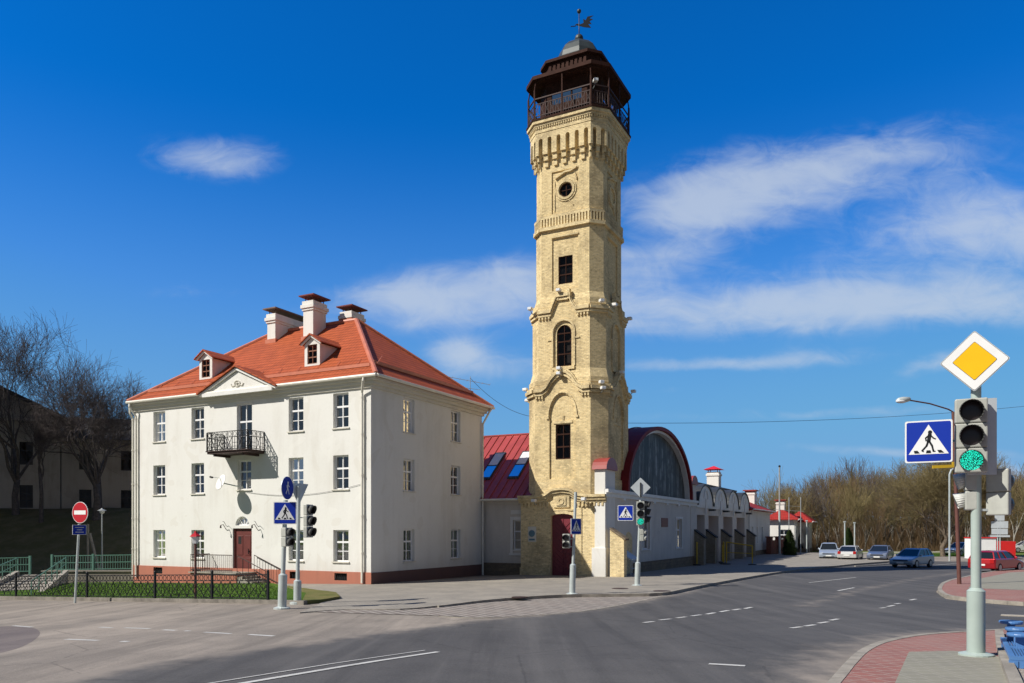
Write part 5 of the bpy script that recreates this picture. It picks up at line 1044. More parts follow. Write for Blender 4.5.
    pw = MB(); pw.holed(mp, rect(a0, -.5, a1, 5.2), [rect(u, -.45, v, zt) for u, v in port], 1.25); pw.quad((0, a1, -.5), (-9, a1, -.5), (-9, a1, 5.2), (0, a1, 5.2)); pw.build('portal_wall', MT['station'], t, recalc=False)
    for u, v in port:
        g = MB(); fbox(g, mp, u, -.3, v, zt, 1.17, 1.25)
        for k in range(1, 4): fbox(g, mp, u + (v - u) * k / 4 - .03, -.3, u + (v - u) * k / 4 + .03, zt, 1.13, 1.17)
        o = g.build('garage_door', MT['redcap'], t); w_ = MB(); fbox(w_, mp, u + .3, 2.5, v - .3, 3.1, 1.11, 1.15); w_.build('door_window', MT['void'], o)
    # scalloped parapets: little barrel vaults over each portal
    for k in range(4):
        y0 = 20.42 + k * 5.45; y1 = y0 + 5.4; cc, r_ = (y0 + y1) / 2, 2.5; n2 = 16; h_ = 1.62; z0 = 4.75
        ar = [(cc + r_ * math.cos(math.pi * i / n2), z0 + h_ * math.sin(math.pi * i / n2)) for i in range(n2 + 1)]
        s = MB(); s.extr([mp(u, v, -.12) for u, v in ar], Vector(mp(0, 0, .3)) - Vector(mp(0, 0, 0))); s.extr([mp(u, v, -.1) for u, v in rect(y0, 4.55, y1, 5.02)], Vector(mp(0, 0, .09)) - Vector(mp(0, 0, 0)))
        o = s.build('parapet', MT['trim'], t); b = MB(); o2 = [(cc + (r_ + .16) * math.cos(math.pi * i / n2), z0 + (h_ + .16) * math.sin(math.pi * i / n2)) for i in range(n2 + 1)]
        for i in range(n2):
            q = [ar[i], ar[i + 1], o2[i + 1], o2[i]]; b.add([mp(u, v, d) for d in (-.2, 4.0) for u, v in q], [(0, 1, 2, 3), (4, 7, 6, 5), (0, 4, 5, 1), (1, 5, 6, 2), (2, 6, 7, 3), (3, 7, 4, 0)])
        b.build('vault_roof', MT['hous_d'], o); e = MB(); ring(e, mp, [(cc + .62 * math.cos(math.pi * i / 8), 5.3 + .7 * math.sin(math.pi * i / 8)) for i in range(9)], .1, -.18, -.1, closed=False); fbox(e, mp, cc - .1, 4.1, cc + .1, 5.3, -.2, -.1); e.build('moulding', MT['trim'], o)
        l = MB(); fbox(l, mp, y0 + 4.2, 4.35, y0 + 4.8, 4.5, -.5, .02); l.build('wall_lamp', MT['hous_d'], t)
    # raised hall behind
    hb = MB(); hb.box(-9, L1 + .3, 4.5, -1.3, 42.0, 6.72); hl = hb.build('rear_hall', MT['station'], t); rf = MB(); rf.box(-9.2, L1 + .1, 6.72, -1.15, 42.2, 6.86); rf.build('roof', MT['bpole'], hl)
    ch = MB(); ch.box(-3.6, 39.2, 6.7, -2.4, 40.4, 8.7); ch.box(-3.68, 39.12, 8.3, -2.32, 40.48, 8.5); co = ch.build('chimney', MT['wall'], hl); k = MB()
    for a in (-3.5, -2.55):
        for b in (39.3, 40.25): k.box(a, b, 8.7, a + .06, b + .06, 8.95)
    k.add([(-3.9, 38.9, 8.95), (-2.1, 38.9, 8.95), (-2.1, 40.7, 8.95), (-3.9, 40.7, 8.95), (-3.0, 39.8, 9.35)], [(0, 1, 4), (1, 2, 4), (2, 3, 4), (3, 0, 4), (3, 2, 1, 0)]); k.build('chimney_cover', MT['red'], co)
    mq = MB(); fbox(mq, mp, 10.9, 2.96, 12.4, 3.58, -.04, .0); mq.build('plaque', MT['mplaque'], t)
station()
def bk_(px, d): return Vector(((px - HX) / F * d, d, -.1))
def small_house(label, loc, rot, w, d, ze, zt, chim, wins, name='gate_house', m='wall'):
    t = thing(name, label, 'house', loc, rot); mb = MB()
    mb.holed(lambda u, v, q: (w - q, u, v), rect(0, -.6, d, ze), [rect(a, 1.3, a + 1.0, 3.1) for a in wins], .2)
    mb.holed(lambda u, v, q: (u, q, v), rect(0, -.6, w, ze), [rect(1.5, 1.2, 2.5, 2.9)], .2); mb.quad((0, 0, -.6), (0, d, -.6), (0, d, ze), (0, 0, ze)); mb.quad((0, d, -.6), (w, d, -.6), (w, d, ze), (0, d, ze)); mb.build('wall', MT[m], t, recalc=False)
    for a in wins: window(t, lambda u, v, q: (w - q, u, v), a, a + 1.0, 1.3, 3.1, .12, sill=MT['trim'], curtain=(MT['white_c'], 'full'))
    window(t, lambda u, v, q: (u, q, v), 1.5, 2.5, 1.2, 2.9, .12)
    p = MB(); p.box(-.05, -.05, -.6, w + .05, d + .05, .5); p.build('plinth', MT['stone'], t)
    O = .55; run = min(w, d) / 2 + O; r = MB(); e = [(-O, -O, ze), (w + O, -O, ze), (w + O, d + O, ze), (-O, d + O, ze)]; A, B = (w / 2, run - O, zt), (w / 2, d + O - run, zt)
    r.tri(e[0], e[1], A); r.quad(e[1], e[2], B, A); r.tri(e[2], e[3], B); r.quad(e[3], e[0], A, B); r.quad(*[(x, y, ze - .12) for x, y, z in e])
    for k in range(4): a, b = e[k], e[(k + 1) % 4]; r.quad((a[0], a[1], ze - .12), (b[0], b[1], ze - .12), b, a)
    rf = r.build('roof', MT['tile2'], t); g = MB(); g.tube([(w + O + .05, -O, ze - .03), (w + O + .05, d + O, ze - .03)], .07, 6); g.tube([(w + O, -O, ze - .1), (w + .08, .1, ze - .6), (w + .08, .1, .1)], .05, 6); g.build('gutter', MT['trim'], t)
    for x, y, z0, z1, sx, sy in chim:
        c = MB(); c.box(x, y, z0, x + sx, y + sy, z1); c.box(x - .06, y - .06, z1 - .3, x + sx + .06, y + sy + .06, z1 - .15); o = c.build('chimney', MT['wall'], rf); k = MB(); k.box(x - .2, y - .2, z1 + .14, x + sx + .2, y + sy + .2, z1 + .26); k.box(x, y, z1, x + sx, y + sy, z1 + .14); k.build('chimney_cover', MT['redcap'], o)
    return t
small_house('white house with red tiled roof joined to the far end of the station', SP + BX * -8.0 + BY * 42.4, BR, 8.0, 13.4, 4.95, 7.0, [(5.6, 10.6, 5.4, 7.2, 1.1, 1.5)], (1.6, 4.4, 7.6))
small_house('white lodge with red hip roof beyond the brick gate and the thuja', bk_(789, 100), BR + R(2), 2.3, 6.0, 3.95, 5.3, [], (2.6, 4.6), m='station')
small_house('cream cottage with red roof and wide white chimney behind the brick gate', bk_(767, 97), BR + R(2), 3.2, 5.6, 4.2, 5.5, [(.9, 1.4, 4.8, 6.4, 1.0, 1.3)], (2.2,))
# ------------------------------------------------------------------ traffic lights, signs, poles
def facing(p, off=0.0):
    """heading (rotation about Z) that turns an object's -Y front to the camera's spot, plus an offset"""
    return math.atan2(-p.x, p.y) * 1.0 + R(off)
def pole_thing(name, label, cat, p, h, r0, r1, hb, m, tilt=(0, 0), group=None, base=True):
    t = thing(name, label, cat, p, 0, group); mb = MB(); top = Vector((tilt[0], tilt[1], h))
    if hb:
        mb.tube([(0, 0, -.2), top * (hb / h)], r0, 16); s = MB(); s.tube([top * (hb / h), top * ((hb + .05) / h), top], [r0 * 1.02, r1, r1], 16); mb.build('pole_base', m, t, smooth=True).modifiers.new('e', 'EDGE_SPLIT'); s.build('pole_shaft', m, t, smooth=True).modifiers.new('e', 'EDGE_SPLIT')
    else: mb.tube([(0, 0, -.2), top], [r0, r1], 12); mb.build('pole_shaft', m, t, smooth=True).modifiers.new('e', 'EDGE_SPLIT')
    if base: f = MB(); f.lathe([(r0 * 1.9, -.15), (r0 * 1.9, .02), (r0 * 1.15, .05)], (0, 0, 0), 18); f.build('foot', m, t)
    return t
def signal(label, p, rot, n=3, w=.40, lens=.30, lit=None, group=None, dark=False, visor='visor', d=.17):
    """traffic light head: p is the middle of its back, its front looks along -Y"""
    H_ = .375 * n * (lens / .30); s = H_ / n; t = thing('traffic_light', label, 'traffic light', p, rot, group)
    for k in range(n):
        z = H_ / 2 - s * (k + .5); b = MB(); b.box(-w / 2, -d, z - s / 2 + .004, w / 2, 0, z + s / 2 - .004); b.build('housing', MT['hous_d' if dark else 'hous'], t, bevel=.02)
        l = MB(); m_ = 20; rr = lens / 2; pr = [(rr * math.cos(6.2832 * i / m_), rr * math.sin(6.2832 * i / m_)) for i in range(m_)]
        l.add([(x, -d - .004, z + y) for x, y in pr] + [(0, -d - .03, z)], [(i, (i + 1) % m_, m_) for i in range(m_)]); l.build('lens', MT['green'] if lit == k else MT['lens_off'], t, smooth=True)
        v = MB(); a0, a1, q = R(-50), R(230), 18; L_ = .20 * lens / .3
        for i in range(q):
            A, B = a0 + (a1 - a0) * i / q, a0 + (a1 - a0) * (i + 1) / q
            f = lambda an: L_ * (.35 + .65 * (math.sin(an) * .5 + .5) ** .8); ro = rr + .012
            v.quad((ro * math.cos(A), -d, z + ro * math.sin(A)), (ro * math.cos(B), -d, z + ro * math.sin(B)), (ro * math.cos(B), -d - f(B), z + ro * math.sin(B) - .02), (ro * math.cos(A), -d - f(A), z + ro * math.sin(A) - .02))
        o = v.build('visor', MT[visor], t, smooth=True, recalc=False); o.modifiers.new('thick', 'SOLIDIFY').thickness = .008
    return t
def outline(kind, s):
    h = s / 2
    if kind == 'round': return [(h * math.cos(6.2832 * i / 32), h * math.sin(6.2832 * i / 32)) for i in range(32)]
    if kind == 'square': base = [(-h, -h), (h, -h), (h, h), (-h, h)]
    elif kind == 'diamond': g = h * 1.4142; base = [(0, -g), (g, 0), (0, g), (-g, 0)]
    elif kind == 'tri': base = [(0, -h), (h, h * .75), (-h, h * .75)]
    elif kind == 'triup': base = [(-h, -h * .86), (h, -h * .86), (0, h * .86)]
    else: base = [(-h * kind, -h), (h * kind, -h), (h * kind, h), (-h * kind, h)]
    out = []; r = s * .05
    for i in range(len(base)):
        p, a, b = Vector(base[i]), Vector(base[i - 1]), Vector(base[(i + 1) % len(base)]); u, v = (a - p).normalized() * r, (b - p).normalized() * r
        for k in range(5): t = k / 4; out.append(tuple((p + u) * (1 - t) ** 2 + p * 2 * t * (1 - t) + (p + v) * t * t))
    return out
def flat(mb, pts, y0, y1): mb.extr([(u, y0, v) for u, v in pts], (0, y1 - y0, 0))
def sc(pts, k, dx=0, dz=0): return [(x * k + dx, z * k + dz) for x, z in pts]
def thick(a, b, w):
    a, b = Vector(a), Vector(b); d = (b - a).normalized(); n = Vector((-d.y, d.x)) * w / 2; e = d * w * .2
    return [tuple(a - n - e), tuple(b - n + e), tuple(b + n + e), tuple(a + n - e)]
def walker(mb, s, y0, y1, flip=1):
    """walking figure of the crossing sign; s = height of the figure"""
    f = lambda x, z: (x * s * flip, z * s)
    flat(mb, [f(.06 + .085 * math.cos(6.2832 * i / 14), .42 + .085 * math.sin(6.2832 * i / 14)) for i in range(14)], y0, y1)
    for a, b, w in (((.05, .32), (.0, .0), .15), ((.02, .28), (-.12, .16), .06), ((-.12, .16), (-.10, .03), .055), ((.08, .28), (.20, .14), .06), ((.20, .14), (.28, .10), .055), ((.02, .02), (.14, -.20), .085), ((.14, -.20), (.20, -.46), .075), ((-.01, .02), (-.08, -.20), .085), ((-.08, -.20), (-.26, -.42), .075), ((-.26, -.42), (-.20, -.46), .05), ((.20, -.46), (.27, -.46), .05)):
        flat(mb, thick(f(*a), f(*b), w * s), y0, y1)
def crosswalk_sign(label, p, rot, s, group=None, flip=1):
    t = thing('crosswalk_sign', label, 'road sign', p, rot, group); b = MB(); flat(b, outline('square', s), 0, .02); b.build('back_plate', MT['sback'], t)
    w = MB(); flat(w, outline('square', s * .995), -.003, 0); w.build('border', MT['swhite'], t); u = MB(); flat(u, outline('square', s * .93), -.006, -.0031); u.build('blue_field', MT['sblue'], t)
    r = MB(); flat(r, sc([(-.42, -.30), (.42, -.30), (0, .40)], s), -.009, -.0061); r.build('white_triangle', MT['swhite'], t)
    m = MB(); walker(m, s * .52, -.012, -.0091, flip)
    for x in (-.27, -.0, .27): flat(m, sc([(x - .055 + .03 * (x < 0), -.275), (x + .055 + .03 * (x < 0), -.275), (x + .04 - .1 * (x > 0) * .5, -.21), (x - .04 - .1 * (x > 0) * .5, -.21)], s), -.0125, -.0092)
    m.build('walking_figure', MT['sblack'], t); k = MB(); k.box(-.06, .02, -s * .3, .06, .06, -s * .26); k.box(-.06, .02, s * .26, .06, .06, s * .3); k.build('clamp', MT['steel'], t); return t
def along(base, px, py, d=None):
    """point at the picture position px, py at the depth of a pole"""
    d = d or base.y; return Vector(((px - HX) / F * d, d, CZ + (HY - py) * d / F))
PP = MT['pole']
# --- right foreground pole
rp = at(976, 655, .13); D = rp.y
pole_thing('signal_pole', 'pale green signal pole with thick foot at the right corner pavement, nearest', 'pole', rp, zrow(376, D) - rp.z, .128, .072, zrow(591, D) - rp.z, PP)
t = thing('priority_sign', 'yellow and white diamond priority sign on top of the foreground pole', 'road sign', along(rp, 974.5, 361, D - .12), facing(rp, 4))
b = MB(); flat(b, outline('diamond', .66), 0, .02); b.build('back_plate', MT['sback'], t); b = MB(); flat(b, outline('diamond', .64), -.003, 0); b.build('border', MT['sblack'], t); b = MB(); flat(b, outline('diamond', .632), -.006, -.0031); b.build('white_field', MT['swhite'], t); b = MB(); flat(b, outline('diamond', .420), -.009, -.0061); b.build('rim', MT['sblack'], t); b = MB(); flat(b, outline('diamond', .410), -.012, -.0091); b.build('yellow_field', MT['syellow'], t)
crosswalk_sign('large blue crosswalk sign on the foreground pole under the yellow diamond', along(rp, 928.5, 441.5, D - .05), facing(rp, 4), .645)
b = MB(); b.bar((0, 0, 0), (-.75, -.02, 0), .04); o = b.build('sign_bracket', MT['steel'], None, loc=along(rp, 976, 441, D + .02)); tag(o, 'steel bracket holding the large crosswalk sign off the foreground pole', 'bracket')
signal('large three lens traffic light with the green lit, facing the camera on the foreground pole', along(rp, 970.5, 436.5, D - .10), facing(rp, 4), 3, .43, .30, 2)
b = MB(); b.box(-.03, 0, -.58, .36, .03, .58); o = b.build('backing_board', MT['sback'], None, loc=along(rp, 970, 437, D - .09), rotz=facing(rp, 14)); tag(o, 'grey backing board behind the lit foreground traffic light', 'board')
signal('pedestrian light with two pale visors facing left on the foreground pole', along(rp, 977, 491, D + .06), R(-116), 2, .30, .24, None, visor='visor_p')
signal('pedestrian light on the foreground pole seen from its dark grey back', along(rp, 997, 492, D - .15), facing(rp, 180 - 18), 2, .31, .285, None, d=.14)
b = MB(); b.bar((-.10, 0, 0), (.42, -.1, 0), .035); o = b.build('light_bracket', MT['steel'], None, loc=along(rp, 978, 510, D)); tag(o, 'steel bracket from the foreground pole to the rear facing light', 'bracket')
# --- brown lamp pole with yellow board
bp = at(959.5, 584, .12); Db = bp.y
t = pole_thing('street_lamp', 'tall brown street lamp with arm leaning to the left over the road', 'street lamp', bp, zrow(412, Db) - bp.z, .095, .075, 0, MT['bpole'], tilt=(-.30, 0), base=False)
b = MB(); hb_ = zrow(412, Db) - bp.z; arm = [(-.30, 0, hb_ - .3), (-.30, 0, hb_), (-.55, -.05, hb_ + .12), (-1.5, -.2, hb_ + .36), (-2.55, -.35, hb_ + .5)]; b.tube(arm, .035, 8); b.build('arm', MT['bpole'], t)
b = MB(); b.lathe([(.02, -.36), (.10, -.3), (.15, 0), (.13, .2), (.06, .32)], (0, 0, 0), 14); o = b.build('lamp_head', MT['steel'], t, smooth=True); o.rotation_euler = (0, R(-98), 0); o.location = (-2.85, -.4, hb_ + .5); b = MB(); b.ball((0, 0, 0), .15, 12); o = b.build('lamp_glass', MT['lampglass'], t, smooth=True); o.scale = (1.7, .9, .6); o.location = (-2.95, -.42, hb_ + .43)
b = MB(); b.extr([(-.62, 0, -.09), (.62, 0, -.03), (.62, 0, .22), (.30, 0, .22), (.30, 0, .09), (-.62, 0, .05)], (0, .05, 0)); o = b.build('route_board', MT['yellow'], None, loc=along(bp, 946, 466.5, Db - .15)); tag(o, 'flat yellow board fixed to the brown lamp pole behind the crosswalk sign', 'board')
# --- left pair of poles by the lawn
pa = at(281.8, 608.2, .02); pb = at(297.3, 602.5, .05); Da, Db2 = pa.y, pb.y
pole_thing('signal_pole', 'pale grey signal pole carrying the crosswalk sign at the end of the iron fence', 'pole', pa, zrow(500, Da) - pa.z, .135, .07, zrow(575, Da) - pa.z, MT['steel'], tilt=(.12, 0))
pole_thing('signal_pole', 'pale grey signal pole right behind the crosswalk sign pole by the lawn corner', 'pole', pb, zrow(486, Db2) - pb.z, .13, .065, zrow(581, Db2) - pb.z, MT['steel'], tilt=(.05, 0))
crosswalk_sign('blue crosswalk sign on the pole in front of the white house', along(pa, 285, 513, Da - .12), facing(pa, -10), .70)
t = thing('pedestrian_path_sign', 'round blue sign with a walking figure above the crosswalk sign by the house', 'road sign', along(pa, 287.5, 488, Da - .1), facing(pa, 60)); b = MB(); flat(b, outline('round', .72), 0, .02); b.build('back_plate', MT['sback'], t); b = MB(); flat(b, outline('round', .715), -.004, 0); b.build('blue_field', MT['sblue'], t); b = MB(); walker(b, .40, -.008, -.0041); b.build('walking_figure', MT['swhite'], t)
signal('traffic light with dark visors facing right below the crosswalk sign by the lawn', along(pa, 284.5, 537, Da - .08), R(62), 2, .32, .24, None, d=.2)
signal('tall pale traffic light of three lenses seen from the side by the house', along(pb, 306.5, 521, Db2 - .05), R(72), 3, .40, .30, None, d=.14)
signal('small grey pedestrian light under the tall side-on traffic light by the house', along(pb, 306.5, 545.5, Db2 - .02), R(60), 1, .34, .30, None, d=.14) if False else None
b = MB(); flat(b, outline('tri', .86), 0, .02); o = b.build('yield_sign', MT['sback'], None, loc=along(pb, 298.5, 493, Db2 + .08), rotz=facing(pb, 180 + 42)); tag(o, 'grey back of a triangular sign behind the round blue sign by the house', 'road sign')
b = MB(); b.bar((0, 0, .15), (.42, .02, .15), .035); b.bar((0, 0, -.32), (.42, .02, -.32), .035); o = b.build('light_bracket', MT['steel'], None, loc=along(pb, 297.5, 522, Db2)); tag(o, 'steel brackets holding the side-on traffic light to its pole by the house', 'bracket')
# --- pole in front of the tower door
pc = at(572, 594, .12); Dc = pc.y
pole_thing('signal_pole', 'thin grey signal pole standing before the maroon tower door', 'pole', pc, zrow(492, Dc) - pc.z, .115, .055, zrow(565, Dc) - pc.z, MT['steel'], tilt=(.14, 0))
crosswalk_sign('narrow looking blue crosswalk sign turned sideways before the tower door', along(pc, 576.2, 526.5, Dc - .1), facing(pc, 50), .60)
signal('small two lens pedestrian light facing the camera before the maroon door', along(pc, 567, 541, Dc - .02), facing(pc, -14), 2, .28, .22, None, d=.15)
b = MB(); b.bar((0, 0, 0), (-.34, 0, .02), .03); b.bar((0, 0, -.3), (-.34, 0, -.28), .03); o = b.build('light_bracket', MT['steel'], None, loc=along(pc, 574, 539, Dc)); tag(o, 'steel brackets of the small pedestrian light before the tower door', 'bracket')
# --- pole at the station corner
pd_ = at(637, 585.5, .12); Dd = pd_.y
pole_thing('signal_pole', 'thin pale signal pole by the corner of the white station wall', 'pole', pd_, zrow(500, Dd) - pd_.z, .125, .06, zrow(563, Dd) - pd_.z, MT['steel'], tilt=(.16, 0))
crosswalk_sign('blue crosswalk sign at the corner of the white station wall', along(pd_, 625.5, 513, Dd - .05), facing(pd_, 0), .70)
b = MB(); flat(b, outline('diamond', .64), 0, .02); b.bar((.0, -.03, -.4), (.0, -.03, .28), .05); t = thing('priority_sign', 'pale back of a diamond sign above the green light at the station', 'road sign', along(pd_, 640.5, 487.5, Dd - .1), facing(pd_, 0)); o = MB(); flat(o, outline('diamond', .64), 0, .02); o.build('back_plate', MT['sback'], t); o = MB(); o.bar((0, -.03, -.45), (0, -.03, .22), .06); o.build('clamp_bar', MT['hous_d'], t)
signal('three lens traffic light showing green at the station corner', along(pd_, 640.5, 513.5, Dd - .1), facing(pd_, 0), 3, .36, .29, 2, dark=False)
signal('dark traffic light turned to the road beside the green one at the station', along(pd_, 643.5, 512, Dd + .15), R(80), 3, .34, .27, None, dark=True)
signal('pale two lens pedestrian light low on the pole at the station corner', along(pd_, 640, 535, Dd - .05), R(80), 2, .30, .22, None, visor='visor_p')
b = MB(); b.bar((0, 0, 0), (-.7, 0, 0), .035); o = b.build('sign_bracket', MT['steel'], None, loc=along(pd_, 638, 513, Dd)); tag(o, 'steel bracket of the crosswalk sign at the station corner', 'bracket')

# --- no entry sign on the lawn
ne = at(75, 598.5, .17); t = thing('no_entry_sign', 'round red no entry sign with white bar on a leaning pole', 'road sign', ne, 0)
b = MB(); hN = zrow(524, ne.y) - ne.z; b.tube([(0, 0, -.2), (.16, 0, hN)], .045, 10); b.build('pole_shaft', MT['steel'], t)
sg = along(ne, 80.5, 512.5); rt = facing(ne, -50)
def onpole(mb, name, m, py, dy=0.0, par=t): o = mb.build(name, m, par); o.location = along(ne, 80, py, ne.y - .1 - dy) - ne; o.rotation_euler = (0, 0, rt); return o
b = MB(); flat(b, outline('round', .82), 0, .02); onpole(b, 'back_plate', MT['swhite'], 512.5); b = MB(); flat(b, outline('round', .785), -.004, 0); onpole(b, 'red_disc', MT['sred'], 512.5); b = MB(); flat(b, rect(-.30, -.078, .30, .078), -.008, -.0041); onpole(b, 'white_bar', MT['swhite'], 512.5)
t2 = thing('supplementary_plate', 'small blue plate with faint white lines below the no entry sign', 'road sign', along(ne, 79.5, 529.8, ne.y - .1), facing(ne, 20)); b = MB(); flat(b, rect(-.25, -.19, .25, .19), 0, .015); b.build('back_plate', MT['swhite'], t2); b = MB(); flat(b, rect(-.235, -.175, .235, .175), -.004, 0); b.build('blue_field', MT['sblue'], t2); b = MB()
for z, w in ((.09, .16), (0, .10), (-.09, .15)): flat(b, rect(-w, z - .014, w, z + .014), -.007, -.0041)
b.build('white_lines', MT['sback'], t2)
# --- short lantern on the lawn
ln = at(195.5, 597.5, .17); t = thing('garden_lantern', 'short brown lantern post with red cap in front of the white house', 'street lamp', ln, 0); h = zrow(543.5, ln.y) - ln.z; b = MB(); b.tube([(0, 0, -.2), (0, 0, h)], .05, 8); b.build('post', MT['bpole'], t); b = MB(); b.lathe([(.10, h), (.16, h + .25)], (0, 0, 0), 6); b.build('lamp_glass', MT['lampglass'], t); b = MB(); b.lathe([(.22, h + .25), (.2, h + .28), (.06, h + .38), (.03, h + .46)], (0, 0, 0), 6); b.build('lamp_cap', MT['sred'], t)
# --- park lamp and strutted post on the bank
pk = Vector(along(Vector((0, 52.5, 0)), 102, 570)); t = thing('park_lamp', 'slender park lamp with flat cap before the dark embankment', 'street lamp', pk, 0); h = zrow(514, pk.y) - pk.z; b = MB(); b.tube([(0, 0, -.4), (0, 0, h)], [.06, .045], 8); b.build('post', MT['gpole'], t); b = MB(); b.lathe([(.06, h), (.17, h + .12), (.17, h + .22)], (0, 0, 0), 10); b.build('lamp_glass', MT['lampglass'], t); b = MB(); b.lathe([(.30, h + .22), (.10, h + .32), (.02, h + .40)], (0, 0, 0), 12); b.build('lamp_cap', MT['gpole'], t)
pk = Vector(along(Vector((0, 52.8, 0)), 88, 570)); t = thing('strutted_post', 'concrete post with a leaning strut behind the green railing', 'post', pk, 0); h = zrow(524, pk.y) - pk.z; b = MB(); b.tube([(0, 0, -.5), (0, 0, h)], .075, 6); b.build('post', MT['conc'], t); b = MB(); b.tube([(.8, .1, -.5), (.12, 0, h * .80)], .09, 6); b.build('strut', MT['conc'], t)

# ------------------------------------------------------------------ iron fence, railings, stairs
def iron_fence():
    t = thing('iron_fence', 'low black ornamental iron fence along the lawn kerb', 'fence', FP, BR); zf = lambda s: gz(*fl(s)) + .13
    for s in fence_s:
        z = zf(s); b = MB(); b.box(s - .035, -.035, z - .6, s + .035, .035, z + .96); b.ball((s, 0, z + .99), .05, 8); b.build('post', MT['iron'], t)
    for a, c in zip(fence_s, fence_s[1:]):
        b = MB(); n = max(4, round((c - a) / .42)); f = lambda u, h: (u, 0, zf(a) + (zf(c) - zf(a)) * (u - a) / (c - a) + h)
        for h in (.06, .66, .88): b.bar(f(a, h), f(c, h), .028)
        w = (c - a) / n
        for i in range(n):
            x0, x1, xm = a + i * w, a + (i + 1) * w, a + (i + .5) * w
            for sgn in (0, 1):                       # two bowed bars crossing in each bay
                pts = []
                for k in range(7): q = k / 6; pts.append(f((x0 if sgn else x1) + (w if sgn else -w) * (.5 - .5 * math.cos(math.pi * q)), .06 + .6 * q))
                b.tube(pts, .014, 4, False)
            b.tube([f(xm + w * .36 * math.cos(k * .785), .36 + .22 * math.sin(k * .785)) for k in range(9)], .012, 4, False)
            for q in (.25, .75): b.tube([f(x0 + w * q + .085 * math.cos(k * .785), .77 + .10 * math.sin(k * .785)) for k in range(9)], .012, 4, False)
        b.build('railing_panel', MT['iron'], t)
iron_fence()
def green_railing(pts, label, post_every=2.2, h=1.0):
    t = thing('green_railing', label, 'railing', pts[0], 0); o = Vector(pts[0]); up = Vector((0, 0, 1))
    for a, c in zip(pts, pts[1:]):
        a, c = Vector(a) - o, Vector(c) - o; n = max(1, round((c - a).length / post_every))
        for i in range(n + 1): p = a.lerp(c, i / n); b = MB(); b.box(p.x - .06, p.y - .06, p.z - .1, p.x + .06, p.y + .06, p.z + h + .1); b.build('post', MT['greenrail'], t)
        b = MB()
        for q in (.12, .55, h): b.bar(a + up * q, c + up * q, .05)
        m = round((c - a).length / .16)
        for i in range(m): p = a.lerp(c, (i + .5) / m); b.bar(p + up * .12, p + up * h, .022)
        b.build('railing_panel', MT['greenrail'], t)
dR = 50.3
def bk(px, py, d): return Vector(((px - HX) / F * d, d, CZ + (HY - py) * d / F))
green_railing([bk(52, 571.5, dR), bk(134, 570.3, dR)], 'green iron railing on the stone wall before the dark embankment')
green_railing([bk(-60, 575.5, dR - 1), bk(30, 573, dR - .5)], 'green iron railing left of the stone stairs below the embankment')
mb = MB(); a, c = bk(44, 571.5, dR), bk(136, 570.3, dR); mb.box(a.x, dR - .25, -1.5, c.x, dR + .25, a.z); mb.box(a.x - .05, dR - .32, a.z, c.x, dR + .32, a.z + .08); o = mb.build('retaining_wall', MT['oldwall']); tag(o, 'low stone wall under the green railing beside the white house', 'wall')
mb = MB(); a, c = bk(-120, 577, dR - 1), bk(32, 574, dR - .5); mb.box(a.x, dR - 1.0, -1.8, c.x, dR - .3, a.z + .05); o = mb.build('retaining_wall', MT['oldwall']); tag(o, 'stone wall left of the stairs at the foot of the embankment', 'wall')
def stairs():
    A, B = bk(-4, 605, 34.0), bk(42, 576, 49.0); t = thing('stone_stairs', 'stone stairs with green handrails climbing left of the lawn', 'stairs', A, 0); mb = MB(); n = 9; d = B - A; s = Vector((-d.y, d.x, 0)).normalized() * 1.1
    for i in range(n):
        p, q = d * (i / n), d * ((i + 1) / n); z = q.z + .1
        mb.add([tuple(Vector((v.x, v.y, zz))) for zz in (-1.2, z) for v in (p - s, q - s, q + s, p + s)], [(0, 3, 2, 1), (4, 5, 6, 7), (0, 1, 5, 4), (1, 2, 6, 5), (2, 3, 7, 6), (3, 0, 4, 7)])
    mb.build('steps', MT['conc'], t); up = Vector((0, 0, 1))
    for sg in (-1, 1):
        w = MB(); w.extr([s * 1.1 * sg + up * -1, d + s * 1.1 * sg + up * -1, d + s * 1.1 * sg + up * .35, s * 1.1 * sg + up * .22], s * .22 * sg); w.build('flank_wall', MT['conc2'], t)
        r = MB(); r.tube([s * 1.2 * sg + up * 1.0, d + s * 1.2 * sg + up * 1.15], .04, 6); r.tube([s * 1.2 * sg + up * .6, d + s * 1.2 * sg + up * .75], .025, 6)
        for i in range(7): p = d * (i / 6) + s * 1.2 * sg; r.bar(p, p + up * (1.0 + .15 * i / 6), .04)
        r.build('handrail', MT['greenrail'], t)
stairs()

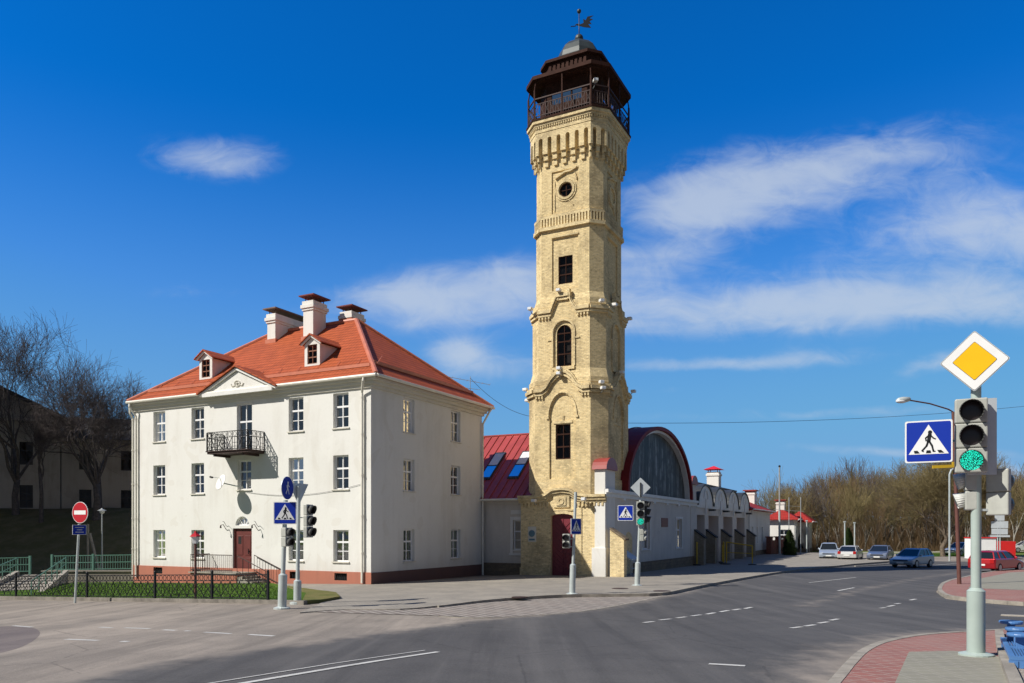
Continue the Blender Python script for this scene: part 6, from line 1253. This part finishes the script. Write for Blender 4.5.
# ------------------------------------------------------------------ old building above the bank
def old_buildings():
    OB = Vector((-28.2, 69.5, 3.6)); ang = R(20); t = thing('old_monastery_wing', 'old grey two storey building with dark roof on top of the shaded embankment', 'building', OB, ang)
    mp = lambda u, v, d: (u, d, v); wn = [(u, u + .95, z, z + 1.7) for u in (-2.6, -6.0, -9.2) for z in (.9, 4.3)]
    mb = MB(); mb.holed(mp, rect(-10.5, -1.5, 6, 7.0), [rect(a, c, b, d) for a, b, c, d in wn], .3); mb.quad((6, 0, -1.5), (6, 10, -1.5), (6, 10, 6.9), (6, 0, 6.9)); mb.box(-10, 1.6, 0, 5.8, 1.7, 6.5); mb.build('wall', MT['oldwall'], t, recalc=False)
    for a, b, c, d in wn: window(t, mp, a, b, c, d, .2, fm=MT['hous_d'], gm=MT['dglass'])
    r = MB(); r.extr([(-10.6, -.6, 6.9), (-10.6, 5, 9.4), (-10.6, 10.6, 6.9)], (17.2, 0, 0)); r.build('roof', MT['oldroof'], t); c = MB(); c.box(-10.5, -.35, 6.6, 6.2, 0, 6.9); c.build('cornice', MT['oldwall'], t)
    t2 = thing('old_church_block', 'taller old grey block with dark gabled roof at the far left', 'building', OB + Vector((math.cos(ang), math.sin(ang), 0)) * -10.6, ang)
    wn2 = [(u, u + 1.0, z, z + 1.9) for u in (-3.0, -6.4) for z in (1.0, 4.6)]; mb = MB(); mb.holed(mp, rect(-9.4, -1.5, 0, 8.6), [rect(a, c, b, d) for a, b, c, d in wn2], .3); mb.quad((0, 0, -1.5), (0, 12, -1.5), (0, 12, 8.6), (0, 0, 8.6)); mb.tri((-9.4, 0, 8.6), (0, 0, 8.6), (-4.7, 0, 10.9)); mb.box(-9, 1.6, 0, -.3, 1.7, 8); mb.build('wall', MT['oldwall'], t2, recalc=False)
    for a, b, c, d in wn2: window(t2, mp, a, b, c, d, .2, fm=MT['hous_d'], gm=MT['dglass'])
    r = MB()
    for s in (-1, 1): r.extr([(-4.7, -.6, 11.25), (-4.7 + s * 5.3, -.6, 8.62), (-4.7 + s * 5.3, -.6, 8.42), (-4.7, -.6, 11.0)], (0, 13.2, 0))
    r.build('roof', MT['oldroof'], t2); c = MB(); c.box(-9.6, -.4, 8.2, .3, 0, 8.45); c.build('cornice', MT['oldwall'], t2)
    # unseen block added left of view so its shade falls on the bank
    t3 = thing('bank_shade_block', 'tall unseen block with dark roof added to shade the embankment', 'building', Vector((-65.6, 41, 0)), R(2)); mb = MB(); mb.box(0, 0, -1.5, 15, 32, 25); mb.build('wall', MT['oldwall'], t3); r = MB(); r.extr([(-.6, -.6, 25), (7.5, -.6, 33), (15.6, -.6, 25)], (0, 33.2, 0)); r.build('roof', MT['oldroof'], t3)
old_buildings()

# ------------------------------------------------------------------ trees
def tree_mesh(seed, H_, fork, spread, limbs, lv, r0, dens=1.0, up=.35, twig=.011, bend=.18, env=None):
    """bare tree: tapering trunk, forking limbs, twigs; returns (wood, twigs) builders"""
    rnd = random.Random(seed); wood, tw = MB(), MB()
    def grow(p, d, L, r, lev):
        n = 4 if lev < 2 else 3 if lev < lv else 2; pts, rs = [p], [r]; q = p; dd = d; nodes = []
        for i in range(n):
            dd = (dd + Vector((rnd.gauss(0, bend), rnd.gauss(0, bend), rnd.gauss(0, bend) + up * .22))).normalized(); q = q + dd * L / n; pts.append(q); rs.append(r * (1 - .62 * (i + 1) / n)); nodes.append((q, dd, (i + 1) / n, rs[-1]))
        (wood if lev < 2 else tw).tube(pts, [max(x, twig) for x in rs], 7 if lev == 0 else 5 if lev == 1 else 3, False)
        if lev >= lv: return
        if env and ((q.x ** 2 + q.y ** 2) / (env[0] * 1.3) ** 2 + ((q.z - H_ * 1.3 * env[1]) / (H_ * 1.3 * (1 - env[1]))) ** 2) > 1: return
        for q, e, f, rr in nodes:
            if f < .3: continue
            k = 1 + (rnd.random() < .65 * dens) + (rnd.random() < .45 * dens) + (f > .95)
            for _ in range(k):
                a = e.orthogonal().normalized(); a.rotate(Matrix.Rotation(rnd.uniform(0, 6.283), 3, e)); s = rnd.uniform(.45, 1.0) * spread
                nd = (e + a * s + Vector((0, 0, up * .5))).normalized(); grow(q, nd, L * rnd.uniform(.52, .78), max(rr * rnd.uniform(.5, .75), twig), lev + 1)
    base = Vector((0, 0, -.4)); pts = [base, Vector((0, 0, 0)), Vector((rnd.gauss(0, .1), rnd.gauss(0, .1), fork * .55)), Vector((rnd.gauss(0, .2), rnd.gauss(0, .2), fork))]
    wood.tube(pts, [r0 * 1.5, r0 * 1.15, r0 * .95, r0 * .85], 10)
    for i in range(limbs):
        a = 6.283 * i / limbs + rnd.uniform(-.4, .4); s = rnd.uniform(.2, .75) * spread if i else .05
        grow(pts[-1] if i % 2 else pts[2].lerp(pts[3], rnd.uniform(.4, 1)), Vector((math.cos(a) * s, math.sin(a) * s, 1)).normalized(), (H_ - fork) * rnd.uniform(.48, .62), r0 * rnd.uniform(.42, .62), 0 if lv > 3 else 1)
    top = max(v[2] for v in wood.v + tw.v); k = H_ / top
    for m_ in (wood, tw): m_.v = [(v[0] * k, v[1] * k, v[2] * k) for v in m_.v]
    return wood, tw
def plant_tree(label, loc, seed, H_, fork, spread, limbs, lv, r0, bark, twm, name='bare_tree', rot=0.0, group=None, **k):
    t = thing(name, label, 'tree', loc, rot, group); w, tw = tree_mesh(seed, H_, fork, spread, limbs, lv, r0, **k); w.build('trunk', MT[bark], t, smooth=True, recalc=False); tw.build('crown', MT[twm], t, smooth=True, recalc=False); return t
def hillpt(px, d): x = (px - HX) / F * d; return Vector((x, d, bankz(x, d) - .1))
plant_tree('large dark bare tree leftmost on the embankment before the old building', hillpt(16, 62), 11, 16.6, 3.4, .85, 6, 4, .30, 'bark', 'twig', dens=.55, twig=.010, up=.22, env=(4.4, .62))
plant_tree('round crowned dark bare tree right beside the white house', hillpt(96, 61), 23, 13.4, 3.6, 1.0, 7, 4, .36, 'bark', 'twig', dens=.6, twig=.010, up=.20, env=(4.6, .62))
plant_tree('slim dark bare tree between the two large ones on the bank', hillpt(41, 60.5), 31, 9.5, 5.0, .42, 3, 4, .17, 'bark', 'twig', dens=.2, twig=.009)
plant_tree('thin leaning bare tree closest to the house corner on the bank', hillpt(100, 64), 47, 12.0, 4.0, .5, 3, 4, .2, 'bark', 'twig', dens=.2, twig=.009)
bt = at(943, 556.5); bt.z -= .05
plant_tree('big bare tree with drooping brown crown across the junction', bt, 71, 13.6, 2.6, .85, 7, 4, .33, 'bark2', 'twig3', dens=1.0, up=.2, env=(7.2, .55))
def wood():
    rnd = random.Random(5); protos = []
    kinds = [('tall brown bare tree in the wood beyond the parked cars', 'bark2', 'twig2'), ('olive brown bare tree in the wood beyond the parked cars', 'bark2', 'twig3'), ('pale stemmed birch standing in the brown wood', 'pale', 'twig3'), ('dark bare tree in the wood beyond the parked cars', 'bark', 'twig')]
    for i, (l, b, w) in enumerate(kinds): protos.append(plant_tree(l, (0, 0, 0), 100 + i, 12.0, 2.4, .5, 4, 3, .16, b, w, rot=0, group='bare trees of the wood across the road', dens=1.25, twig=.018))
    used = set()
    for row, d0 in enumerate((108, 116, 126, 138, 150, 166)):
        px = 772 + row * 2
        while px < 1075:
            d = d0 + rnd.uniform(-3, 3); k = rnd.choices(range(4), (5, 5, 2, 1))[0]; s = rnd.uniform(.72, 1.1) * (.85 if px < 830 else 1.0); x = (px - HX) / F * d
            o = protos[k] if k not in used else copy_tree(protos[k]); used.add(k); o.location = (x, d, woodz(x, d) - .2); o.rotation_euler = (0, 0, rnd.uniform(0, 6.28)); o.scale = (s, s, s * rnd.uniform(.9, 1.12)); px += rnd.uniform(7, 13)
    mb = MB()                                        # brushwood that fills the wood's edge
    for i in range(26000):
        d = rnd.uniform(104, 150); px = rnd.uniform(765, 1085); x = (px - HX) / F * d; z = woodz(x, d); h = rnd.uniform(.8, 3.6) * (1 if d > 112 else .7); a = Vector((rnd.gauss(0, .35), rnd.gauss(0, .35), 1)) * h; w = rnd.uniform(.012, .035); an = rnd.uniform(0, 3.14); e = Vector((math.cos(an) * w, math.sin(an) * w * .3, 0)); p = Vector((x, d, z - .1)); b0 = p + a * rnd.uniform(0, .4)
        mb.quad(p - e, p + e, p + a * 1.0 + e * .3, p + a - e * .3); mb.tri(b0 - e * .6, b0 + e * .6, b0 + Vector((rnd.gauss(0, .8), rnd.gauss(0, .5), rnd.uniform(.3, 1.6))))
    tag(mb.build('undergrowth', MT['twig2'], None, recalc=False), 'brown leafless brushwood along the edge of the wood across the road', 'undergrowth', kind='stuff')
wood()
def thuja(label, loc, h, r, seed):
    t = thing('thuja', label, 'shrub', loc, 0, None); rnd = random.Random(seed); mb = MB()
    for i in range(2600):
        z = rnd.random() ** 1.15 * .97; rr = r * (1 - z ** 1.6) ** .8 * (.45 + .55 * rnd.random() ** .4) * (1 + .12 * math.sin(z * 23 + seed)); a = rnd.uniform(0, 6.283); p = Vector((rr * math.cos(a), rr * math.sin(a), z * h + .08)); o = Vector((math.cos(a), math.sin(a), 1.5)).normalized() * rnd.uniform(.14, .3); e = Vector((-math.sin(a), math.cos(a), 0)) * rnd.uniform(.03, .08); mb.tri(p - e, p + e, p + o)
    mb.build('crown', MT['thuja'], t, recalc=False); b = MB(); b.tube([(0, 0, -.2), (0, 0, h * .8)], [.10, .02], 7); b.build('trunk', MT['bark'], t)
th = at(789.5, 556); thuja('small cone shaped thuja beside the brick gate', th, 2.75 + (530 - 531) * th.y / F - th.z, .8, 3)
th = at(848.5, 553); th = Vector(((848.5 - HX) / F * 92, 92, -.12)); thuja('slim dark green thuja between two poles behind the parked cars', th, 3.0, .75, 8)

# ------------------------------------------------------------------ cars
CARS = {}
def car(label, p, rot, col, estate=False, L=4.2, Wd=1.74, H_=1.45, group='cars on and beside the road', van=False):
    t = thing('car', label, 'car', p, rot, group); w = Wd / 2; wr = .315; xf, xr = L * .5 - .80, -L * .5 + .74    # front looks along +X
    belt = .90 if not van else .98; m = MT[col] if col in MT else col
    def archpts(xc): return [(xc + (wr + .05) * math.cos(math.pi * i / 8), .24 + (wr + .06) * math.sin(math.pi * i / 8)) for i in range(9)]
    hoodz = .80 if not van else .88
    prof = [(-L / 2 + .04, .28)] + archpts(xr)[::-1] + archpts(xf)[::-1] + [(L / 2 - .06, .24), (L / 2, .42), (L / 2 - .02, .60), (L / 2 - .14, .68), (L / 2 - .95, hoodz + .06), (L / 2 - 1.18, belt), (-L / 2 + (.10 if estate else .55), belt + .03), (-L / 2 + .06, belt - (.0 if estate else .06)), (-L / 2, .62), (-L / 2 + .02, .42)]
    b = MB(); n = len(prof); secs = [(-w, .955, .05), (-w * .93, 1, 0), (w * .93, 1, 0), (w, .955, .05)]; vs = []
    for y, k, dz in secs: vs += [(x * k, y, z + (dz if z < .5 else -dz * .9)) for x, z in prof]
    fs = [(s * n + i, s * n + (i + 1) % n, (s + 1) * n + (i + 1) % n, (s + 1) * n + i) for s in range(3) for i in range(n)] + [tuple(range(n))[::-1], tuple(range(3 * n, 4 * n))]
    b.add(vs, fs); b.build('body', m, t, bevel=.03)
    xa, xb = L / 2 - 1.12, -L / 2 + (.10 if estate else .30); ra, rb = L / 2 - 1.95 + (.25 if van else 0), -L / 2 + (.38 if estate else 1.0)
    lo = [(xa, w * .90), (xb, w * .88)]; hi = [(ra, w * .70), (rb, w * .68)]; zt = H_ - .07
    g = MB(); q = [(xa, -w * .9, belt - .02), (xb, -w * .88, belt), (xb, w * .88, belt), (xa, w * .9, belt - .02), (ra, -w * .70, zt), (rb, -w * .68, zt), (rb, w * .68, zt), (ra, w * .70, zt)]; g.add(q, [(0, 3, 2, 1), (4, 5, 6, 7), (0, 1, 5, 4), (1, 2, 6, 5), (2, 3, 7, 6), (3, 0, 4, 7)]); g.build('window_glass', MT['cglass'], t)
    r = MB(); r.add([(ra + .08, -w * .72, zt - .02), (rb - .06, -w * .70, zt - .02), (rb - .06, w * .70, zt - .02), (ra + .08, w * .72, zt - .02), (ra - .15, -w * .60, H_), (rb + .15, -w * .60, H_ - .01), (rb + .15, w * .60, H_ - .01), (ra - .15, w * .60, H_)], [(0, 3, 2, 1), (4, 5, 6, 7), (0, 1, 5, 4), (1, 2, 6, 5), (2, 3, 7, 6), (3, 0, 4, 7)])
    for s in (-1, 1):
        for (x0, y0), (x1, y1), z0 in (((xa, .91), (ra + .03, .71), belt), ((xb, .89), (rb - .03, .69), belt)): r.bar((x0, s * w * y0, z0), (x1, s * w * y1, zt), .07)
        for f in ((.50,) if not estate else (.45, .74)): r.bar((xa + (xb - xa) * f, s * w * .905, belt), (ra + (rb - ra) * (f - .02), s * w * .705, zt), .06)
    r.build('roof', m, t, bevel=.02)
    for x, y in ((xf, w), (xf, -w), (xr, w), (xr, -w)):
        sg = 1 if y > 0 else -1; o = thing('wheel', None, None, (x, y * .90, wr)); o.parent = t; ty = MB(); ty.tube([(0, -.10, 0), (0, .10, 0)], wr, 20); ty.build('tyre', MT['tyre'], o, bevel=.03); rm = MB(); rm.tube([(0, sg * .09, 0), (0, sg * .108, 0)], wr * .66, 16); rm.build('rim', MT['rim'], o)
    for s in (-1, 1):
        h = MB(); h.extr([(L / 2 - .12, s * w * .58, .55), (L / 2 - .22, s * w * .93, .56), (L / 2 - .34, s * w * .93, .72), (L / 2 - .15, s * w * .58, .685)], (.07, 0, .0)); h.build('headlight', MT['hlight'], t, bevel=.01)
        h = MB(); z0, z1 = (.62, .88); h.box(-L / 2 - .012, s * w * .92 - (.0 if s < 0 else .26), z0, -L / 2 + .12, s * w * .92 + (.26 if s < 0 else 0), z1); h.build('taillight', MT['tlight'], t, bevel=.015)
        h = MB(); h.box(xa - .35, s * (w + .03) - .08, belt - .02, xa - .22, s * (w + .03) + .08, belt + .12); h.build('mirror', m, t, bevel=.03)
    h = MB(); h.box(L / 2 - .02, -.26, .34, L / 2 + .014, .26, .45); h.box(-L / 2 - .02, -.26, .46, -L / 2 + .01, .26, .57); h.build('number_plate', MT['plate'], t)
    h = MB(); h.box(L / 2 - .05, -.55, .52, L / 2 + .006, .55, .62); h.box(L / 2 - .05, -.50, .28, L / 2 + .004, .50, .33); h.build('grille', MT['hous_d'], t); return t
CARP = {k: paint(k + '_car_paint', c) for k, c in dict(silver=(.40, .46, .54), white=(.58, .58, .57), slate=(.15, .18, .25), blue=(.33, .44, .54), red=(.40, .012, .02), dark=(.08, .09, .11), pale=(.62, .63, .62)).items()}
def cp(px, py): return at(px, py)
car('silver blue van facing us at the left end of the parked cars', cp(829, 559), R(-113), CARP['silver'], van=True, L=4.4, H_=1.62, estate=True)
car('white saloon parked with its red rear lights towards us', cp(850.5, 560), R(58), CARP['white'], L=4.4, H_=1.40)
car('dark blue grey car parked facing us right of the white saloon', cp(880.5, 560.5), R(-124), CARP['slate'], L=4.3, H_=1.45)
car('light blue hatchback driving left across the junction', cp(912, 567.3), R(-142), CARP['blue'], L=3.8, H_=1.46, estate=True)
car('bright red estate car on the side road at the right', cp(996, 571.5), R(36), CARP['red'], L=4.5, H_=1.43, estate=True)
car('white car half hidden behind the red and white kiosk', Vector((50.6, 88, -.12)), R(-150), CARP['pale'], L=4.2, H_=1.5, estate=True)
car('pale grey car far right beyond the red kiosk', Vector((70.5, 104, -.12)), R(185), CARP['silver'], L=4.3, H_=1.5, estate=True)
car('dark car far right beyond the red kiosk', Vector((66.6, 101, -.12)), R(170), CARP['pale'], L=4.3, H_=1.5, estate=True)['label'] = 'off white car far right beyond the red kiosk'

# ------------------------------------------------------------------ kiosk, direction boards, lamps, masts, gate, barriers, bench, wires
t = thing('kiosk', 'white and red roadside kiosk behind the signal pole', 'kiosk', Vector((46.2, 78.5, -.12)), R(-8)); b = MB(); b.box(-.2, -1.0, 0, 1.9, 1.0, 2.05); b.build('white_panel', MT['swhite'], t); b = MB(); b.box(1.9, -.98, 0, 3.7, .98, 1.75); b.build('red_panel', MT['red'], t); b = MB(); b.box(-.25, -1.08, 2.05, 1.95, 1.08, 2.15); b.build('roof_trim', MT['red'], t)
t = thing('direction_sign', 'stack of grey blue direction boards seen from behind on two posts', 'road sign', Vector((46.2, 74.0, -.12)), R(-20)); b = MB()
for x in (-.1, .1): b.tube([(x, .06, 0), (x, .06, 4.3)], .05, 8)
b.build('post', MT['steel'], t)
for x0, z0, x1, z1 in ((-.35, 3.75, .45, 4.35), (-.65, 3.05, .75, 3.7), (-.62, 2.45, .72, 3.0), (-.9, 2.2, .9, 2.38)):
    b = MB(); b.box(x0, -.02, z0, x1, .02, z1); b.build('board', MT['plaque2'] if 'plaque2' in MT else MT['sback'], t)
def column_lamp(label, px, py, d, ptop, curve=0.0, two=False):
    p = bk(px, py, d); p.z = gz(p.x, d); t = thing('street_lamp', label, 'street lamp', p, 0); h = CZ + (HY - ptop) * d / F - p.z; b = MB(); b.tube([(0, 0, -.2), (0, 0, h - .5 * (curve != 0)), (curve * .4, 0, h - .06), (curve, 0, h)] if curve else [(0, 0, -.2), (0, 0, h)], .085, 8); b.build('pole_shaft', MT['steel'], t)
    k = MB(); k.box(min(curve, curve * 1.8) - .12, -.12, h - .06, max(curve, curve * 1.8) + .12, .12, h + .10); k.build('lamp_head', MT['steel'], t, bevel=.03)
column_lamp('grey lamp column with short arm in front of the big bare tree', 949.5, 557, 72, 469, .45)
column_lamp('short grey lamp column left of the thuja behind the parked cars', 844.8, 555, 90, 522)
column_lamp('short grey lamp column right of the thuja behind the parked cars', 854.6, 555, 90, 523)
column_lamp('plain grey column at the corner of the white lodge', 806.8, 556, 96, 521)
t = thing('radio_mast', 'tall thin steel mast beside the brick gate', 'mast', bk(779.5, 556, 90), 0); h = CZ + (530 - 465) * 90 / F + .1; b = MB(); b.tube([(0, 0, -.2), (0, 0, h * .5)], .13, 8); b.build('lower_mast', MT['steel'], t); b = MB(); b.tube([(0, 0, h * .5), (0, 0, h)], .09, 8); b.build('upper_mast', MT['gpole'], t); b = MB(); b.ball((0, 0, h), .14, 8); b.build('tip', MT['iron'], t)
b = MB()
for x in (0, 1.4): b.tube([(x, 0, 0), (x, 0, 7.0)], .05, 6)
b.bar((-2.5, 0, 5.6), (1.8, 0, 5.3), .04); b.bar((-2.5, 0, 6.1), (1.4, 0, 5.9), .03); tag(b.build('cable_support', MT['gpole'], None, loc=bk(789, 556, 93)), 'thin steel cable support on two posts above the brick gate', 'cable support')
def gate():
    a, c = bk(769.5, 557, 88.5), bk(786.5, 556, 93); t = thing('brick_gate', 'red brown brick gate wall with pillars between station and lodge', 'gate', a, math.atan2(c.y - a.y, c.x - a.x)); L_ = (c - a).length
    for x in (0, L_ * .5, L_): b = MB(); b.box(x - .28, -.28, -.4, x + .28, .28, 2.2); b.box(x - .36, -.36, 2.2, x + .36, .36, 2.34); b.build('pillar', MT['rbrick'], t)
    for x0, x1 in ((.28, L_ * .5 - .28), (L_ * .5 + .28, L_ - .28)): b = MB(); b.box(x0, -.12, -.4, x1, .12, 1.9); b.build('brick_panel', MT['rbrick'], t)
gate()
def barrier(label, s, x, rot):
    p = SP + BX * x + BY * s; p.z = gz(p.x, p.y) + .12; t = thing('yellow_barrier', label, 'barrier', p, BR + rot, 'yellow barriers before the portals')
    b = MB(); b.tube([(0, 0, 0), (0, 0, 1.75), (0, .02, 1.78), (2.0, .02, 1.5), (2.0, 0, 1.45), (2.0, 0, 0)], .05, 8); b.build('tube_frame', MT['yellow'], t); b = MB(); b.bar((0, 0, .95), (2.0, 0, .9), .05); b.build('middle_rail', MT['yellow'], t)
    for q in (0, 2.0): b = MB(); b.lathe([(.32, 0), (.32, .08), (.07, .12)], (q, 0, 0), 12); b.build('foot', MT['hous_d'], t)
barrier('yellow tube barrier standing nearest to us before the portals', 22.2, 2.0, R(0)); barrier('yellow tube barrier turned towards the garage door', 22.6, 1.7, R(105)); barrier('yellow tube barrier against the first brick buttress', 19.3, .35, R(95))
def bench():
    ca, cb_, cc = along(Vector((0, 10.7, 0)), 1007, 656.5), along(Vector((0, 12.6, 0)), 998, 636.5), None
    rot = math.atan2(cb_.y - ca.y, cb_.x - ca.x); z = (ca.z + cb_.z) / 2; p = Vector((ca.x, ca.y, z)); t = thing('picnic_bench', 'blue slatted metal bench with round stool tops at the right edge', 'bench', p, rot - R(90)); L_ = (cb_ - ca).length
    b = MB(); b.box(.03, 0, -.05, .10, L_, 0); b.box(1.5, 0, -.05, 1.6, L_, 0); b.box(.10, 0, -.05, 1.5, .08, 0); b.box(.10, L_ - .08, -.05, 1.5, L_, 0)
    n = 9
    for k in range(5): x = .10 + k * .036; b.box(x + .016, .08, -.03, x + .036, L_ - .08, -.004)
    b.box(.101, L_ * .46, -.029, .279, L_ * .54, -.003)
    b.box(.28, .08, -.05, 1.5, L_ - .08, -.006); b.build('slatted_deck', MT['bluebench'], t); f = MB(); f.box(.09, .07, -.12, .83, L_ - .07, -.11); f.build('slot_shade', MT['void'], t)  # dark sheet added under the deck so the slots read as shaded
    zg = gz(p.x, p.y) + .12 - p.z
    for x, y in ((.08, .12), (.08, L_ - .12), (1.5, .12), (1.5, L_ - .12)): f = MB(); f.box(x - .04, y - .04, zg, x + .04, y + .04, -.05); f.build('leg', MT['bluebench'], t)
    f = MB(); f.box(.02, .004, -.16, 1.58, .022, -.05)
    for k in range(14): f.box(.08 + k * .105, -.012, -.15, .13 + k * .105, .003, -.06)
    f.build('fringe', MT['bluebench'], t)
    inv = t.matrix_basis.inverted()
    for px, py, d, r in ((1011, 621.5, 12.3, .165), (1018, 628.5, 11.9, .17), (1020, 634, 11.5, .17)):
        q = inv @ bk(px, py, d); s = MB(); s.box(q.x - .055, q.y - .04, -.05, q.x + .055, q.y + .04, q.z - .03); o = s.build('pedestal', MT['bluebench'], t, bevel=.01); s = MB(); s.lathe([(r * .95, q.z - .035), (r, q.z - .02), (r, q.z), (r * .97, q.z + .01)], (q.x, q.y, 0), 24); s.build('round_top', MT['bluebench'], o)
bench()
def wire(label, a, b, sag, r=.012):
    a, b = Vector(a), Vector(b); n = 24; mb = MB(); mb.tube([a.lerp(b, i / n) - Vector((0, 0, sag * 4 * (i / n) * (1 - i / n))) for i in range(n + 1)], r, 5); tag(mb.build('wire', MT['hous_d'], None), label, 'wire')
wire('thin overhead wire from the tower to the far right above the lamp', TC + BX * 2.4 + BY * 2 + Vector((0, 0, 9.3)), (64, 66, 16.3), 1.2, .013)
wire('thin overhead wire from the house roof antenna to the tower', HP + BX * -.5 + BY * 10.4 + Vector((0, 0, 12.0)), TC + BX * -2.4 + BY * -1 + Vector((0, 0, 9.6)), .5, .013)
wire('thin cable hanging on the house front beside the dish', HP + BX * -8.3 + BY * -.04 + Vector((0, 0, 4.8)), HP + BX * -.6 + BY * -.04 + Vector((0, 0, 5.0)), .35, .009)
mb = MB()
for px, py, rr in ((662, 591, .35), (620, 588.5, .35), (520, 597, .3)):
    p = at(px, py, .125); mb.lathe([(rr, -.02), (rr, .006)], p, 20)
o = mb.build('manhole_covers', MT['riron']); o['kind'] = 'structure'
